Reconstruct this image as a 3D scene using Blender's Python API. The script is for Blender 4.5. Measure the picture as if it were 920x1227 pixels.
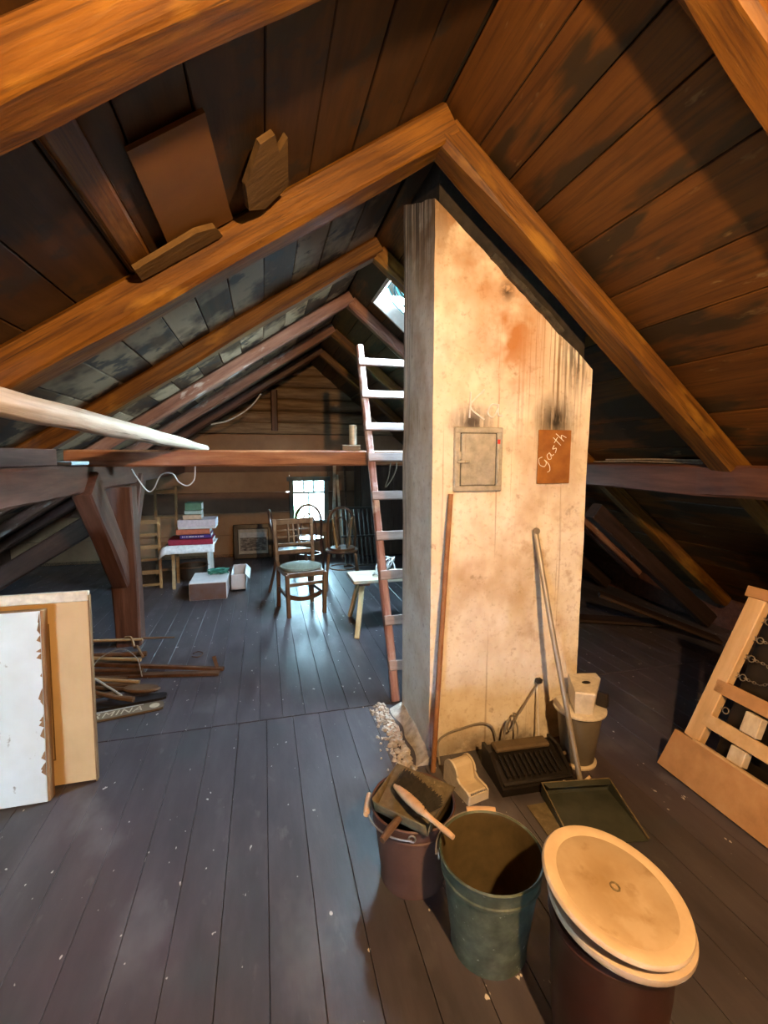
import bpy, bmesh, math, random
from mathutils import Vector, Matrix, noise
random.seed(7)
scene = bpy.context.scene
for o in list(bpy.data.objects): bpy.data.objects.remove(o)
COL = scene.collection

# ------------------------------------------------------------------ camera, world, exposure
F_PX, W_PX = 560.0, 920.0
cam_d = bpy.data.cameras.new('camera'); cam = bpy.data.objects.new('camera', cam_d); COL.objects.link(cam)
cam_d.sensor_fit = 'HORIZONTAL'; cam_d.sensor_width = 36.0; cam_d.lens = F_PX / W_PX * 36.0
cam_d.clip_start = 0.02; cam_d.clip_end = 200
_d = Vector((315 - 460, -(547 - 613.5), -F_PX)).normalized()
_z = Vector((0, -_d.z, _d.y)).normalized()
_x = _d.cross(_z)
cam.matrix_world = Matrix.Translation((0, 0, 1.6)) @ Matrix((_x, _d, _z)).to_4x4()
scene.camera = cam

world = bpy.data.worlds.new('sky'); scene.world = world; world.use_nodes = True
bg = world.node_tree.nodes['Background']
bg.inputs[0].default_value = (0.62, 0.80, 1.0, 1); bg.inputs[1].default_value = 165.0
scene.view_settings.view_transform = 'Standard'; scene.view_settings.look = 'None'
scene.view_settings.gamma = 1.0; scene.view_settings.use_curve_mapping = False
scene.view_settings.exposure = 0.0
BULB_STRENGTH = 7800.0
BULB_COLOR = (1.0, 0.57, 0.235)
try:
    scene.cycles.max_bounces = 6; scene.cycles.diffuse_bounces = 2; scene.cycles.glossy_bounces = 3
    scene.cycles.transparent_max_bounces = 12; scene.cycles.sample_clamp_indirect = 4.0
    scene.cycles.caustics_reflective = False; scene.cycles.caustics_refractive = False
except Exception: pass

def portal(name, loc, rot, sx, sy):
    l = bpy.data.lights.new(name, 'AREA'); l.shape = 'RECTANGLE'; l.size = sx; l.size_y = sy
    l.cycles.is_portal = True
    o = bpy.data.objects.new(name, l); COL.objects.link(o); o.location = loc; o.rotation_euler = rot
    return o

# ------------------------------------------------------------------ materials
def lin(c): return tuple(((v/255.0)/12.92 if v/255.0 <= .04045 else ((v/255.0+.055)/1.055)**2.4) for v in c)
MATS = {}
def mat(name, cols, scale=5.0, stretch=(1, 1, 1), rough=.6, bump=.15, world_co=False, detail=5.0, metal=0.0,
        over=(), vary=.12, spec=.4, bump_scale=None, rough_var=0.0, coat=0.0):
    """procedural surface: colour ramp over stretched noise, then overlays of stains (noise masks or soft blobs)"""
    m = bpy.data.materials.new(name); m.use_nodes = True; nt = m.node_tree; N = nt.nodes; L = nt.links
    bs = N['Principled BSDF']
    if world_co:
        g = N.new('ShaderNodeNewGeometry'); co = g.outputs['Position']
    else:
        g = N.new('ShaderNodeTexCoord'); co = g.outputs['Object']
    oi = N.new('ShaderNodeObjectInfo')
    def noise_of(sc, st, off=0.0, det=detail, rand=True):
        mp = N.new('ShaderNodeMapping'); mp.inputs['Scale'].default_value = st; mp.inputs['Location'].default_value = (off, off*1.7, -off)
        L.new(co, mp.inputs['Vector'])
        v = mp.outputs['Vector']
        if rand and not world_co:
            mu = N.new('ShaderNodeMath'); mu.operation = 'MULTIPLY'; mu.inputs[1].default_value = 37.0; L.new(oi.outputs['Random'], mu.inputs[0])
            ad = N.new('ShaderNodeVectorMath'); ad.operation = 'ADD'; L.new(v, ad.inputs[0]); L.new(mu.outputs[0], ad.inputs[1]); v = ad.outputs[0]
        n = N.new('ShaderNodeTexNoise'); n.inputs['Scale'].default_value = sc; n.inputs['Detail'].default_value = det
        n.inputs['Roughness'].default_value = .6; L.new(v, n.inputs['Vector'])
        return n.outputs['Fac']
    nf = noise_of(scale, stretch)
    r = N.new('ShaderNodeValToRGB'); L.new(nf, r.inputs['Fac'])
    cr = r.color_ramp
    while len(cr.elements) < len(cols): cr.elements.new(.5)
    for e, (p, c) in zip(cr.elements, cols): e.position = p; e.color = (*c, 1)
    col = r.outputs['Color']
    for i, ov in enumerate(over):
        fac = None
        if 'scale' in ov:
            f = noise_of(ov['scale'], ov.get('stretch', (1, 1, 1)), 3.1 + 5.3*i, ov.get('det', 4.0), ov.get('rand', True))
            mr = N.new('ShaderNodeMapRange'); mr.inputs[1].default_value = ov['lo']; mr.inputs[2].default_value = ov['hi']; L.new(f, mr.inputs[0]); fac = mr.outputs[0]
        if 'blob' in ov:
            (cx, cy, cz), (rx, ry, rz) = ov['blob']
            a = N.new('ShaderNodeVectorMath'); a.operation = 'SUBTRACT'; L.new(co, a.inputs[0]); a.inputs[1].default_value = (cx, cy, cz)
            b = N.new('ShaderNodeVectorMath'); b.operation = 'DIVIDE'; L.new(a.outputs[0], b.inputs[0]); b.inputs[1].default_value = (rx, ry, rz)
            ln = N.new('ShaderNodeVectorMath'); ln.operation = 'LENGTH'; L.new(b.outputs[0], ln.inputs[0])
            mr = N.new('ShaderNodeMapRange'); mr.inputs[1].default_value = 1.0; mr.inputs[2].default_value = .15; L.new(ln.outputs['Value'], mr.inputs[0])
            if fac is None: fac = mr.outputs[0]
            else:
                mu = N.new('ShaderNodeMath'); mu.operation = 'MULTIPLY'; L.new(fac, mu.inputs[0]); L.new(mr.outputs[0], mu.inputs[1]); fac = mu.outputs[0]
        mu = N.new('ShaderNodeMath'); mu.operation = 'MULTIPLY'; mu.inputs[1].default_value = ov.get('amt', 1.0); L.new(fac, mu.inputs[0])
        mx = N.new('ShaderNodeMix'); mx.data_type = 'RGBA'; L.new(mu.outputs[0], mx.inputs[0]); L.new(col, mx.inputs[6]); mx.inputs[7].default_value = (*ov['color'], 1)
        col = mx.outputs[2]
    if vary:
        mr = N.new('ShaderNodeMapRange'); mr.inputs[3].default_value = 1 - vary; mr.inputs[4].default_value = 1 + vary; L.new(oi.outputs['Random'], mr.inputs[0])
        vm = N.new('ShaderNodeVectorMath'); vm.operation = 'SCALE'; L.new(col, vm.inputs[0]); L.new(mr.outputs[0], vm.inputs['Scale']); col = vm.outputs[0]
    L.new(col, bs.inputs['Base Color'])
    bs.inputs['Metallic'].default_value = metal
    bs.inputs['Specular IOR Level'].default_value = spec
    bs.inputs['Coat Weight'].default_value = coat
    if rough_var:
        mr = N.new('ShaderNodeMapRange'); mr.inputs[3].default_value = rough - rough_var; mr.inputs[4].default_value = rough + rough_var
        L.new(noise_of(scale*.6, stretch, 9.0, 3.0), mr.inputs[0]); L.new(mr.outputs[0], bs.inputs['Roughness'])
    else: bs.inputs['Roughness'].default_value = rough
    if bump:
        b = N.new('ShaderNodeBump'); b.inputs['Strength'].default_value = bump; b.inputs['Distance'].default_value = .01
        L.new(nf if bump_scale is None else noise_of(bump_scale, stretch, 1.0, 6.0), b.inputs['Height']); L.new(b.outputs[0], bs.inputs['Normal'])
    MATS[name] = m
    return m
def plain(name, c, rough=.5, metal=0.0, vary=.06, bump=.0, scale=30):
    d = tuple(v*.8 for v in c); e = tuple(min(1, v*1.15) for v in c)
    return mat(name, [(.3, d), (.7, e)], scale=scale, rough=rough, metal=metal, vary=vary, bump=bump)

WHITE = (.75, .73, .68)
m_rafter = mat('rafter_wood', [(.28, (.062, .022, .0025)), (.5, (.130, .053, .005)), (.72, (.215, .098, .010))], scale=2.6, stretch=(.9, 9, 9), rough=.55, bump=.5,
               over=[dict(color=(.045, .016, .003), scale=9, stretch=(.22, 9, 9), lo=.50, hi=.62, amt=.65), dict(color=(.02, .008, .003), scale=4, stretch=(.25, 14, 14), lo=.64, hi=.68, amt=.9), dict(color=(.04, .016, .004), scale=7, stretch=(.8, 1.2, 1.2), lo=.70, hi=.75, amt=.85),
                     dict(color=(.31, .165, .022), scale=2.2, stretch=(1, 3, 3), lo=.58, hi=.68, amt=.6)], rough_var=.12)
m_rafter_pale = mat('weathered_rafter_wood', [(.28, (.13, .055, .035)), (.5, (.24, .12, .08)), (.72, (.33, .19, .13))], scale=2.6, stretch=(.9, 9, 9), rough=.6, bump=.5,
               over=[dict(color=(.55, .50, .46), scale=3.2, stretch=(1, 3, 3), lo=.58, hi=.66, amt=.8),
                     dict(color=(.03, .016, .01), scale=4, stretch=(.6, 14, 14), lo=.62, hi=.72, amt=.8)])
m_beam = mat('collar_beam_wood', [(.28, (.17, .055, .02)), (.5, (.32, .12, .045)), (.72, (.42, .19, .08))], scale=2.6, stretch=(.9, 9, 9), rough=.5, bump=.4,
               over=[dict(color=(.05, .02, .01), scale=9, lo=.70, hi=.76, amt=.9)])
m_darktimber = mat('dark_stained_timber', [(.28, (.050, .020, .012)), (.5, (.095, .040, .024)), (.72, (.15, .07, .045))], scale=2.4, stretch=(.9, 9, 9), rough=.5, bump=.35,
               over=[dict(color=(.32, .24, .20), scale=7, stretch=(.6, 6, 6), lo=.70, hi=.80, amt=.5)])
m_strut = mat('shade_dark_timber', [(.28, (.014, .007, .004)), (.5, (.030, .014, .008)), (.72, (.052, .026, .015))], scale=2.4, stretch=(.9, 9, 9), rough=.7, bump=.35)  # timber copy darkened to paint the gloom under the slopes
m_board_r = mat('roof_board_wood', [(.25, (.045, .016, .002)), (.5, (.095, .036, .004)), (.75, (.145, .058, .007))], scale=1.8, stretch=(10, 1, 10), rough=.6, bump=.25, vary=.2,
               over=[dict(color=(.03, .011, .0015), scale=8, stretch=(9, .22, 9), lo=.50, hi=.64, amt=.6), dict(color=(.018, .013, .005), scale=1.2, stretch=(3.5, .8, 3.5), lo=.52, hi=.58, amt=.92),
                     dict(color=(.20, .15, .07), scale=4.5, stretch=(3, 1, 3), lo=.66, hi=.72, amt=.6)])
m_board_l = mat('stained_roof_board_wood', [(.25, (.019, .0075, .001)), (.5, (.043, .0175, .002)), (.75, (.072, .030, .0035))], scale=1.8, stretch=(10, 1, 10), rough=.65, bump=.25, vary=.2,  # base darkened to deepen the shade on the left slope
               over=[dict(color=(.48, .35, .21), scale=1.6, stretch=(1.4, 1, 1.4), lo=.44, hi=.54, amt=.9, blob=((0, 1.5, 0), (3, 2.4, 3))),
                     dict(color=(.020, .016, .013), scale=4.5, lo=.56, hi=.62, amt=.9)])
m_outer_cover = plain('dark_outer_cover', (.012, .009, .007), .95)
m_floor = mat('painted_floorboards', [(.25, (.040, .036, .041)), (.5, (.062, .055, .063)), (.75, (.090, .080, .089))], scale=3.0, stretch=(3, .7, 1), rough=.36, bump=.06, world_co=True, vary=.10, spec=.5,
               over=[dict(color=(.055, .07, .075), scale=1.3, lo=.52, hi=.68, amt=.6),
                     dict(color=(.11, .075, .090), scale=1.7, stretch=(1, .6, 1), lo=.5, hi=.75, amt=.4),
                     dict(color=(.20, .19, .19), scale=7, stretch=(2, .8, 1), lo=.64, hi=.76, amt=.35),
                     dict(color=(.24, .24, .26), scale=2.2, stretch=(1.3, .8, 1), lo=.56, hi=.78, amt=.40), dict(color=(.66, .64, .60), scale=24, stretch=(1.2, .7, 1), lo=.715, hi=.74, amt=.9, det=2.0)], rough_var=.14, bump_scale=14)
m_gap = plain('floor_gap_dirt', (.008, .007, .006), .95)
m_plaster = mat('old_lime_plaster', [(.25, (.66, .57, .42)), (.5, (.82, .76, .63)), (.75, (.90, .86, .76))], scale=5, rough=.9, bump=.35, world_co=True, vary=0, bump_scale=38,
               over=[dict(color=(.42, .24, .08), scale=2.4, stretch=(1, 1, .8), lo=.50, hi=.68, amt=.70), dict(color=(.36, .24, .11), scale=42, lo=.55, hi=.68, amt=.28),
                     dict(color=(.26, .16, .06), scale=3.2, stretch=(11, 3, .16), lo=.62, hi=.67, amt=.45), dict(color=(.50, .36, .18), scale=1.9, stretch=(1, 1, .6), lo=.46, hi=.66, amt=.55), dict(color=(.20, .12, .045), scale=7, stretch=(9, 3, .10), lo=.50, hi=.57, amt=.85, blob=((1.47, 2.19, 2.02), (.24, .3, .55))),
                     dict(color=(.24, .15, .07), scale=17, lo=.62, hi=.74, amt=.5), dict(color=(.38, .24, .10), scale=9, lo=.52, hi=.66, amt=.8, blob=((1.52, 2.19, .95), (.34, .5, .62))),
                     dict(color=(.45, .19, .045), scale=3, lo=.36, hi=.52, amt=.95, blob=((1.22, 2.19, 2.20), (.28, .5, .42))),
                     dict(color=(.45, .22, .07), scale=4, lo=.38, hi=.54, amt=.9, blob=((1.12, 2.19, 2.52), (.32, .5, .22))),
                     dict(color=(.30, .17, .07), scale=5, lo=.38, hi=.54, amt=.95, blob=((.90, 2.19, 2.75), (.28, .9, .32))),
                     dict(color=(.035, .028, .018), scale=9, stretch=(3, 1, .5), lo=.25, hi=.5, amt=1.0, blob=((1.49, 2.19, 1.79), (.15, .3, .16))),
                     dict(color=(.05, .04, .03), scale=9, stretch=(3, 1, .5), lo=.30, hi=.52, amt=.95, blob=((1.02, 2.19, 1.77), (.15, .3, .11))),
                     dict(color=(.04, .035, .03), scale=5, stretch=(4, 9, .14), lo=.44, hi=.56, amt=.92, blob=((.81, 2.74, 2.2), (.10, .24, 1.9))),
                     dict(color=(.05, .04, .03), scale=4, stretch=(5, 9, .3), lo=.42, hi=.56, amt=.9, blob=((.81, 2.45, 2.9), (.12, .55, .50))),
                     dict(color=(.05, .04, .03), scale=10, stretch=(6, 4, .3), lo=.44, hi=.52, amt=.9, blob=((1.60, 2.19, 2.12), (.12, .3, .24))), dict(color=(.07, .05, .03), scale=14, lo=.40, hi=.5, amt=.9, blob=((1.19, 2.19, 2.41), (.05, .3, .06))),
                     dict(color=(.10, .075, .05), scale=7, lo=.36, hi=.6, amt=.85, blob=((1.25, 2.19, .02), (.70, .6, .14)))])
m_soot = mat('sooty_brick', [(.3, (.010, .008, .006)), (.7, (.03, .024, .018))], scale=14, rough=.9, bump=.4)
m_flash = mat('grey_flashing', [(.3, (.02, .02, .018)), (.7, (.09, .085, .075))], scale=20, rough=.5, metal=.5)
m_galv = mat('galvanised_steel', [(.3, (.34, .33, .28)), (.5, (.46, .45, .38)), (.7, (.58, .56, .48))], scale=24, rough=.45, metal=.35, bump=.1, vary=.05,
             over=[dict(color=(.24, .15, .06), scale=8, stretch=(6, 2, .3), lo=.64, hi=.72, amt=.6)])
m_rust = mat('rusty_plate', [(.3, (.20, .075, .015)), (.7, (.36, .15, .03))], scale=9, rough=.7, metal=.2, bump=.15)
m_chalk = plain('chalk', (.86, .85, .82), .95, vary=0)
m_red = plain('red_sticker', (.6, .05, .03), .5, vary=0)
m_logs = mat('gable_log_wood', [(.28, (.16, .10, .05)), (.5, (.30, .20, .11)), (.72, (.42, .30, .18))], scale=3, stretch=(.8, 8, 8), rough=.8, bump=.5)
m_panel_l = mat('gable_panel_tan', [(.3, (.30, .17, .09)), (.7, (.42, .25, .135))], scale=3, rough=.75, bump=.05)
m_panel_shade = mat('gable_panel_shadow_band', [(.3, (.16, .085, .05)), (.7, (.23, .125, .072))], scale=3, rough=.75, bump=.05)  # darker copy of the panel, painting the shadow bands on the gable
m_pole = mat('peeled_pole_wood', [(.28, (.34, .27, .19)), (.5, (.55, .47, .36)), (.72, (.68, .61, .50))], scale=3, stretch=(.7, 10, 10), rough=.6, bump=.4,
             over=[dict(color=(.10, .07, .05), scale=5, stretch=(.35, 12, 12), lo=.62, hi=.67, amt=.85)])
m_ladder = mat('painted_ladder_wood', [(.28, (.22, .10, .075)), (.5, (.33, .16, .13)), (.72, (.44, .26, .22))], scale=4, stretch=(1, 6, 6), rough=.6, bump=.25,
             over=[dict(color=(.68, .60, .58), scale=5, lo=.56, hi=.66, amt=.6)])
m_rung = mat('ladder_rung_wood', [(.3, (.22, .14, .12)), (.7, (.34, .25, .22))], scale=6, stretch=(1, 5, 5), rough=.6, bump=.2)
m_chairwood = mat('brown_chair_wood', [(.28, (.06, .025, .010)), (.5, (.10, .045, .018)), (.72, (.14, .07, .03))], scale=5, stretch=(4, 4, .8), rough=.38, bump=.08)
m_chairdark = mat('dark_bentwood', [(.3, (.05, .022, .012)), (.7, (.11, .05, .025))], scale=5, rough=.3, bump=.05)
m_seat = mat('green_grey_seat_cloth', [(.3, (.10, .11, .085)), (.7, (.17, .18, .14))], scale=40, rough=.7, bump=.1)
m_bench = mat('scrubbed_bench_wood', [(.28, (.42, .34, .23)), (.5, (.58, .50, .37)), (.72, (.68, .61, .48))], scale=4, stretch=(1, 8, 4), rough=.6, bump=.15)
m_benchleg = mat('bench_leg_wood', [(.28, (.40, .29, .14)), (.72, (.58, .45, .25))], scale=4, stretch=(4, 4, 1), rough=.55, bump=.1)
m_doorwhite = mat('white_door_paint', [(.3, (.58, .68, .70)), (.7, (.68, .78, .80))], scale=4, rough=.55, bump=.08,
             over=[dict(color=(.16, .17, .13), scale=9, stretch=(1, 1, .8), lo=.655, hi=.69, amt=.8), dict(color=(.50, .54, .50), scale=1.6, lo=.5, hi=.7, amt=.5)])
m_dooredge = mat('bare_door_edge', [(.3, (.16, .085, .035)), (.7, (.30, .18, .08))], scale=8, stretch=(2, 2, .6), rough=.7, bump=.2)
m_yellow = mat('ochre_panel_paint', [(.3, (.60, .42, .20)), (.7, (.70, .51, .26))], scale=3, rough=.6, bump=.04, over=[dict(color=(.40, .27, .12), scale=3, stretch=(1, 1, .3), lo=.56, hi=.7, amt=.5)])
m_creamtop = plain('cream_edge_paint', (.72, .68, .56), .6)
m_groove = plain('panel_groove', (.16, .095, .035), .8)
m_brownbucket = mat('brown_enamel', [(.3, (.075, .038, .028)), (.7, (.11, .058, .044))], scale=9, rough=.35, bump=.03, spec=.5)
m_green = mat('green_patinated_zinc', [(.3, (.046, .062, .040)), (.5, (.078, .098, .066)), (.7, (.135, .155, .11))], scale=18, rough=.5, metal=.15, bump=.12,
             over=[dict(color=(.45, .50, .44), scale=60, lo=.67, hi=.72, amt=.55), dict(color=(.05, .045, .03), scale=5, lo=.55, hi=.68, amt=.6)])
m_bucketin = mat('dirty_bucket_inside', [(.3, (.06, .045, .018)), (.7, (.11, .08, .034))], scale=12, rough=.75, bump=.2)
m_ash = mat('ash_dust', [(.3, (.13, .10, .06)), (.6, (.22, .18, .11)), (.8, (.50, .42, .30))], scale=45, rough=.95, bump=.5)
m_steelwire = plain('grey_wire', (.36, .35, .33), .4, .7)
m_grip = mat('turned_wood_grip', [(.3, (.50, .33, .20)), (.7, (.66, .47, .31))], scale=8, stretch=(1, 5, 5), rough=.5, bump=.05)
m_brush = mat('black_bristles', [(.3, (.010, .009, .008)), (.7, (.03, .027, .022))], scale=60, stretch=(1, 1, .2), rough=.8, bump=.5)
m_dustpan = mat('dusty_tin', [(.3, (.12, .095, .05)), (.6, (.19, .155, .085)), (.75, (.32, .27, .17))], scale=30, rough=.7, metal=.2, bump=.2)
m_pan = mat('dark_green_tin', [(.3, (.045, .052, .040)), (.7, (.075, .082, .062))], scale=12, rough=.5, metal=.2, bump=.1)
m_stick = mat('reddish_broom_stick', [(.3, (.22, .095, .035)), (.7, (.36, .18, .075))], scale=4, stretch=(4, 4, .6), rough=.5, bump=.1)
m_alu = mat('dull_metal_tube', [(.3, (.30, .27, .22)), (.7, (.44, .41, .35))], scale=8, stretch=(3, 3, .5), rough=.45, metal=.5, bump=.05)
m_lid = mat('unglazed_lid', [(.3, (.50, .39, .26)), (.7, (.62, .51, .36))], scale=9, rough=.75, bump=.1, spec=.2,
            over=[dict(color=(.34, .22, .09), scale=5, lo=.25, hi=.50, amt=.75, blob=((.861, .921, .472), (.195, .195, .3))),
                  dict(color=(.26, .16, .06), scale=11, lo=.58, hi=.70, amt=.5), dict(color=(.66, .56, .42), scale=8, lo=.60, hi=.72, amt=.4)])
m_lidrim = mat('pale_lid_rim', [(.3, (.50, .39, .26)), (.7, (.62, .51, .36))], scale=9, rough=.7, bump=.08, spec=.2)
m_bin = mat('red_brown_barrel', [(.3, (.030, .009, .005)), (.7, (.055, .018, .009))], scale=7, rough=.4, bump=.05)
m_black = mat('black_enamel', [(.3, (.006, .005, .004)), (.7, (.014, .011, .008))], scale=15, rough=.35, bump=.05)
m_brownbar = mat('dusty_brown_cover', [(.3, (.07, .05, .026)), (.7, (.12, .085, .046))], scale=14, rough=.65, bump=.1)
m_cream = mat('cream_plastic', [(.3, (.62, .52, .36)), (.7, (.72, .63, .47))], scale=14, rough=.45, bump=.02, over=[dict(color=(.55, .28, .07), scale=6, lo=.56, hi=.66, amt=.6)])
m_white = plain('white_plastic', (.74, .70, .62), .45, bump=.02)
m_grey = mat('grey_bin_plastic', [(.3, (.13, .115, .09)), (.7, (.19, .17, .135))], scale=7, rough=.55, bump=.05)
m_cable = plain('grey_cable', (.22, .20, .17), .6)
m_cablewhite = plain('white_cable', (.70, .68, .66), .5)
m_blackplug = plain('black_plug', (.02, .018, .016), .4)
m_pine = mat('new_pine', [(.28, (.52, .33, .15)), (.5, (.62, .42, .21)), (.72, (.70, .50, .27))], scale=3, stretch=(.8, 6, 6), rough=.5, bump=.06)
m_ply = mat('orange_plywood', [(.28, (.38, .20, .075)), (.5, (.46, .25, .10)), (.72, (.52, .30, .13))], scale=2.5, stretch=(.6, 5, 5), rough=.5, bump=.04)
m_chain = plain('steel_chain', (.42, .41, .38), .35, .9)
m_iron = mat('rusty_iron', [(.3, (.07, .035, .018)), (.7, (.16, .08, .04))], scale=14, rough=.7, metal=.3, bump=.2)
m_stickpale = mat('pale_stick_wood', [(.3, (.30, .21, .11)), (.7, (.44, .33, .19))], scale=6, stretch=(.8, 5, 5), rough=.6, bump=.15)
m_stickdark = mat('dark_stick_wood', [(.3, (.075, .042, .022)), (.7, (.15, .09, .05))], scale=6, stretch=(.8, 5, 5), rough=.6, bump=.2)
m_ski = mat('brown_ski_top', [(.3, (.11, .085, .055)), (.7, (.17, .135, .09))], scale=6, rough=.45, bump=.03)
m_skidark = plain('black_ski_base', (.018, .018, .02), .4)
m_skitext = plain('ski_lettering', (.52, .47, .36), .5, vary=0)
m_strap = plain('leather_strap', (.26, .17, .09), .7)
m_hose = plain('pale_blue_hose', (.42, .48, .50), .5)
m_cloth = plain('white_cloth', (.70, .74, .76), .9)
m_card = mat('white_carton', [(.3, (.62, .60, .60)), (.7, (.74, .72, .72))], scale=6, rough=.7, bump=.02)
m_carton_print = mat('faded_carton_print', [(.3, (.11, .050, .032)), (.5, (.12, .075, .066)), (.7, (.09, .085, .11))], scale=5, rough=.7, bump=0)
m_greenfoil = plain('green_netting', (.05, .22, .16), .6)
m_frame = mat('dark_picture_frame', [(.3, (.010, .007, .005)), (.7, (.026, .018, .011))], scale=10, rough=.35, bump=.1)
m_mount = plain('picture_mount', (.40, .35, .27), .8)
m_photo = mat('old_landscape_print', [(.35, (.045, .035, .028)), (.5, (.12, .10, .08)), (.65, (.26, .22, .18))], scale=22, stretch=(1, 1, 2), rough=.6, bump=0)
m_photosky = plain('print_sky', (.45, .44, .42), .6)
m_rubble = mat('plaster_rubble', [(.3, (.30, .27, .23)), (.7, (.66, .62, .55))], scale=20, rough=.95, bump=.4)
m_winframe = mat('grey_green_window_paint', [(.3, (.10, .13, .12)), (.7, (.16, .20, .18))], scale=8, rough=.5)
m_skyframe = mat('skylight_frame_paint', [(.3, (.42, .40, .34)), (.7, (.60, .58, .50))], scale=8, rough=.5)
m_skyrim = plain('skylight_turquoise_rim', (.10, .32, .34), .3)
m_lamp = plain('bakelite', (.015, .012, .01), .4)
m_darkwood = mat('dark_cupboard_wood', [(.3, (.035, .020, .013)), (.7, (.07, .042, .028))], scale=4, stretch=(4, 4, .7), rough=.5, bump=.1)
m_rack = plain('dark_slat_wood', (.045, .038, .03), .6)
m_frames = mat('golden_frame_wood', [(.3, (.19, .10, .035)), (.7, (.30, .17, .065))], scale=5, rough=.5, bump=.05)
m_leafhouse = plain('neighbour_render', (.75, .78, .74), .8)
m_roofgrey = plain('neighbour_roof', (.22, .30, .32), .7)
m_tree = mat('garden_leaves', [(.3, (.03, .10, .03)), (.7, (.09, .22, .07))], scale=3, rough=.7)
m_ground = plain('garden_ground', (.10, .16, .07), .9)
m_laths = mat('thin_lath_wood', [(.3, (.16, .12, .08)), (.7, (.32, .26, .18))], scale=6, stretch=(.6, 6, 6), rough=.7, bump=.15)
m_card_brown = mat('lit_board_brown', [(.3, (.12, .052, .008)), (.7, (.18, .082, .014))], scale=3, rough=.7, bump=.1)  # brighter than the roof boards, painting their lit patch
m_bark = mat('split_bark_scrap', [(.3, (.075, .042, .012)), (.7, (.15, .09, .03))], scale=7, stretch=(1, 5, 5), rough=.85, bump=.6)

def glass_mat():
    m = bpy.data.materials.new('window_glass'); m.use_nodes = True; nt = m.node_tree; N = nt.nodes; L = nt.links
    N.remove(N['Principled BSDF'])
    t = N.new('ShaderNodeBsdfTransparent'); t.inputs[0].default_value = (.82, .95, .94, 1)
    g = N.new('ShaderNodeBsdfGlossy'); g.inputs['Roughness'].default_value = .05
    fr = N.new('ShaderNodeFresnel'); fr.inputs[0].default_value = 1.45
    mx = N.new('ShaderNodeMixShader'); L.new(fr.outputs[0], mx.inputs[0]); L.new(t.outputs[0], mx.inputs[1]); L.new(g.outputs[0], mx.inputs[2])
    L.new(mx.outputs[0], N['Material Output'].inputs[0]); return m
m_glass = glass_mat()
def emit_mat(name, c, s):
    m = bpy.data.materials.new(name); m.use_nodes = True; nt = m.node_tree; N = nt.nodes
    N.remove(N['Principled BSDF']); e = N.new('ShaderNodeEmission'); e.inputs[0].default_value = (*c, 1); e.inputs[1].default_value = s
    nt.links.new(e.outputs[0], N['Material Output'].inputs[0]); return m
m_bulb = emit_mat('bulb_glow', BULB_COLOR, BULB_STRENGTH)

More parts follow.
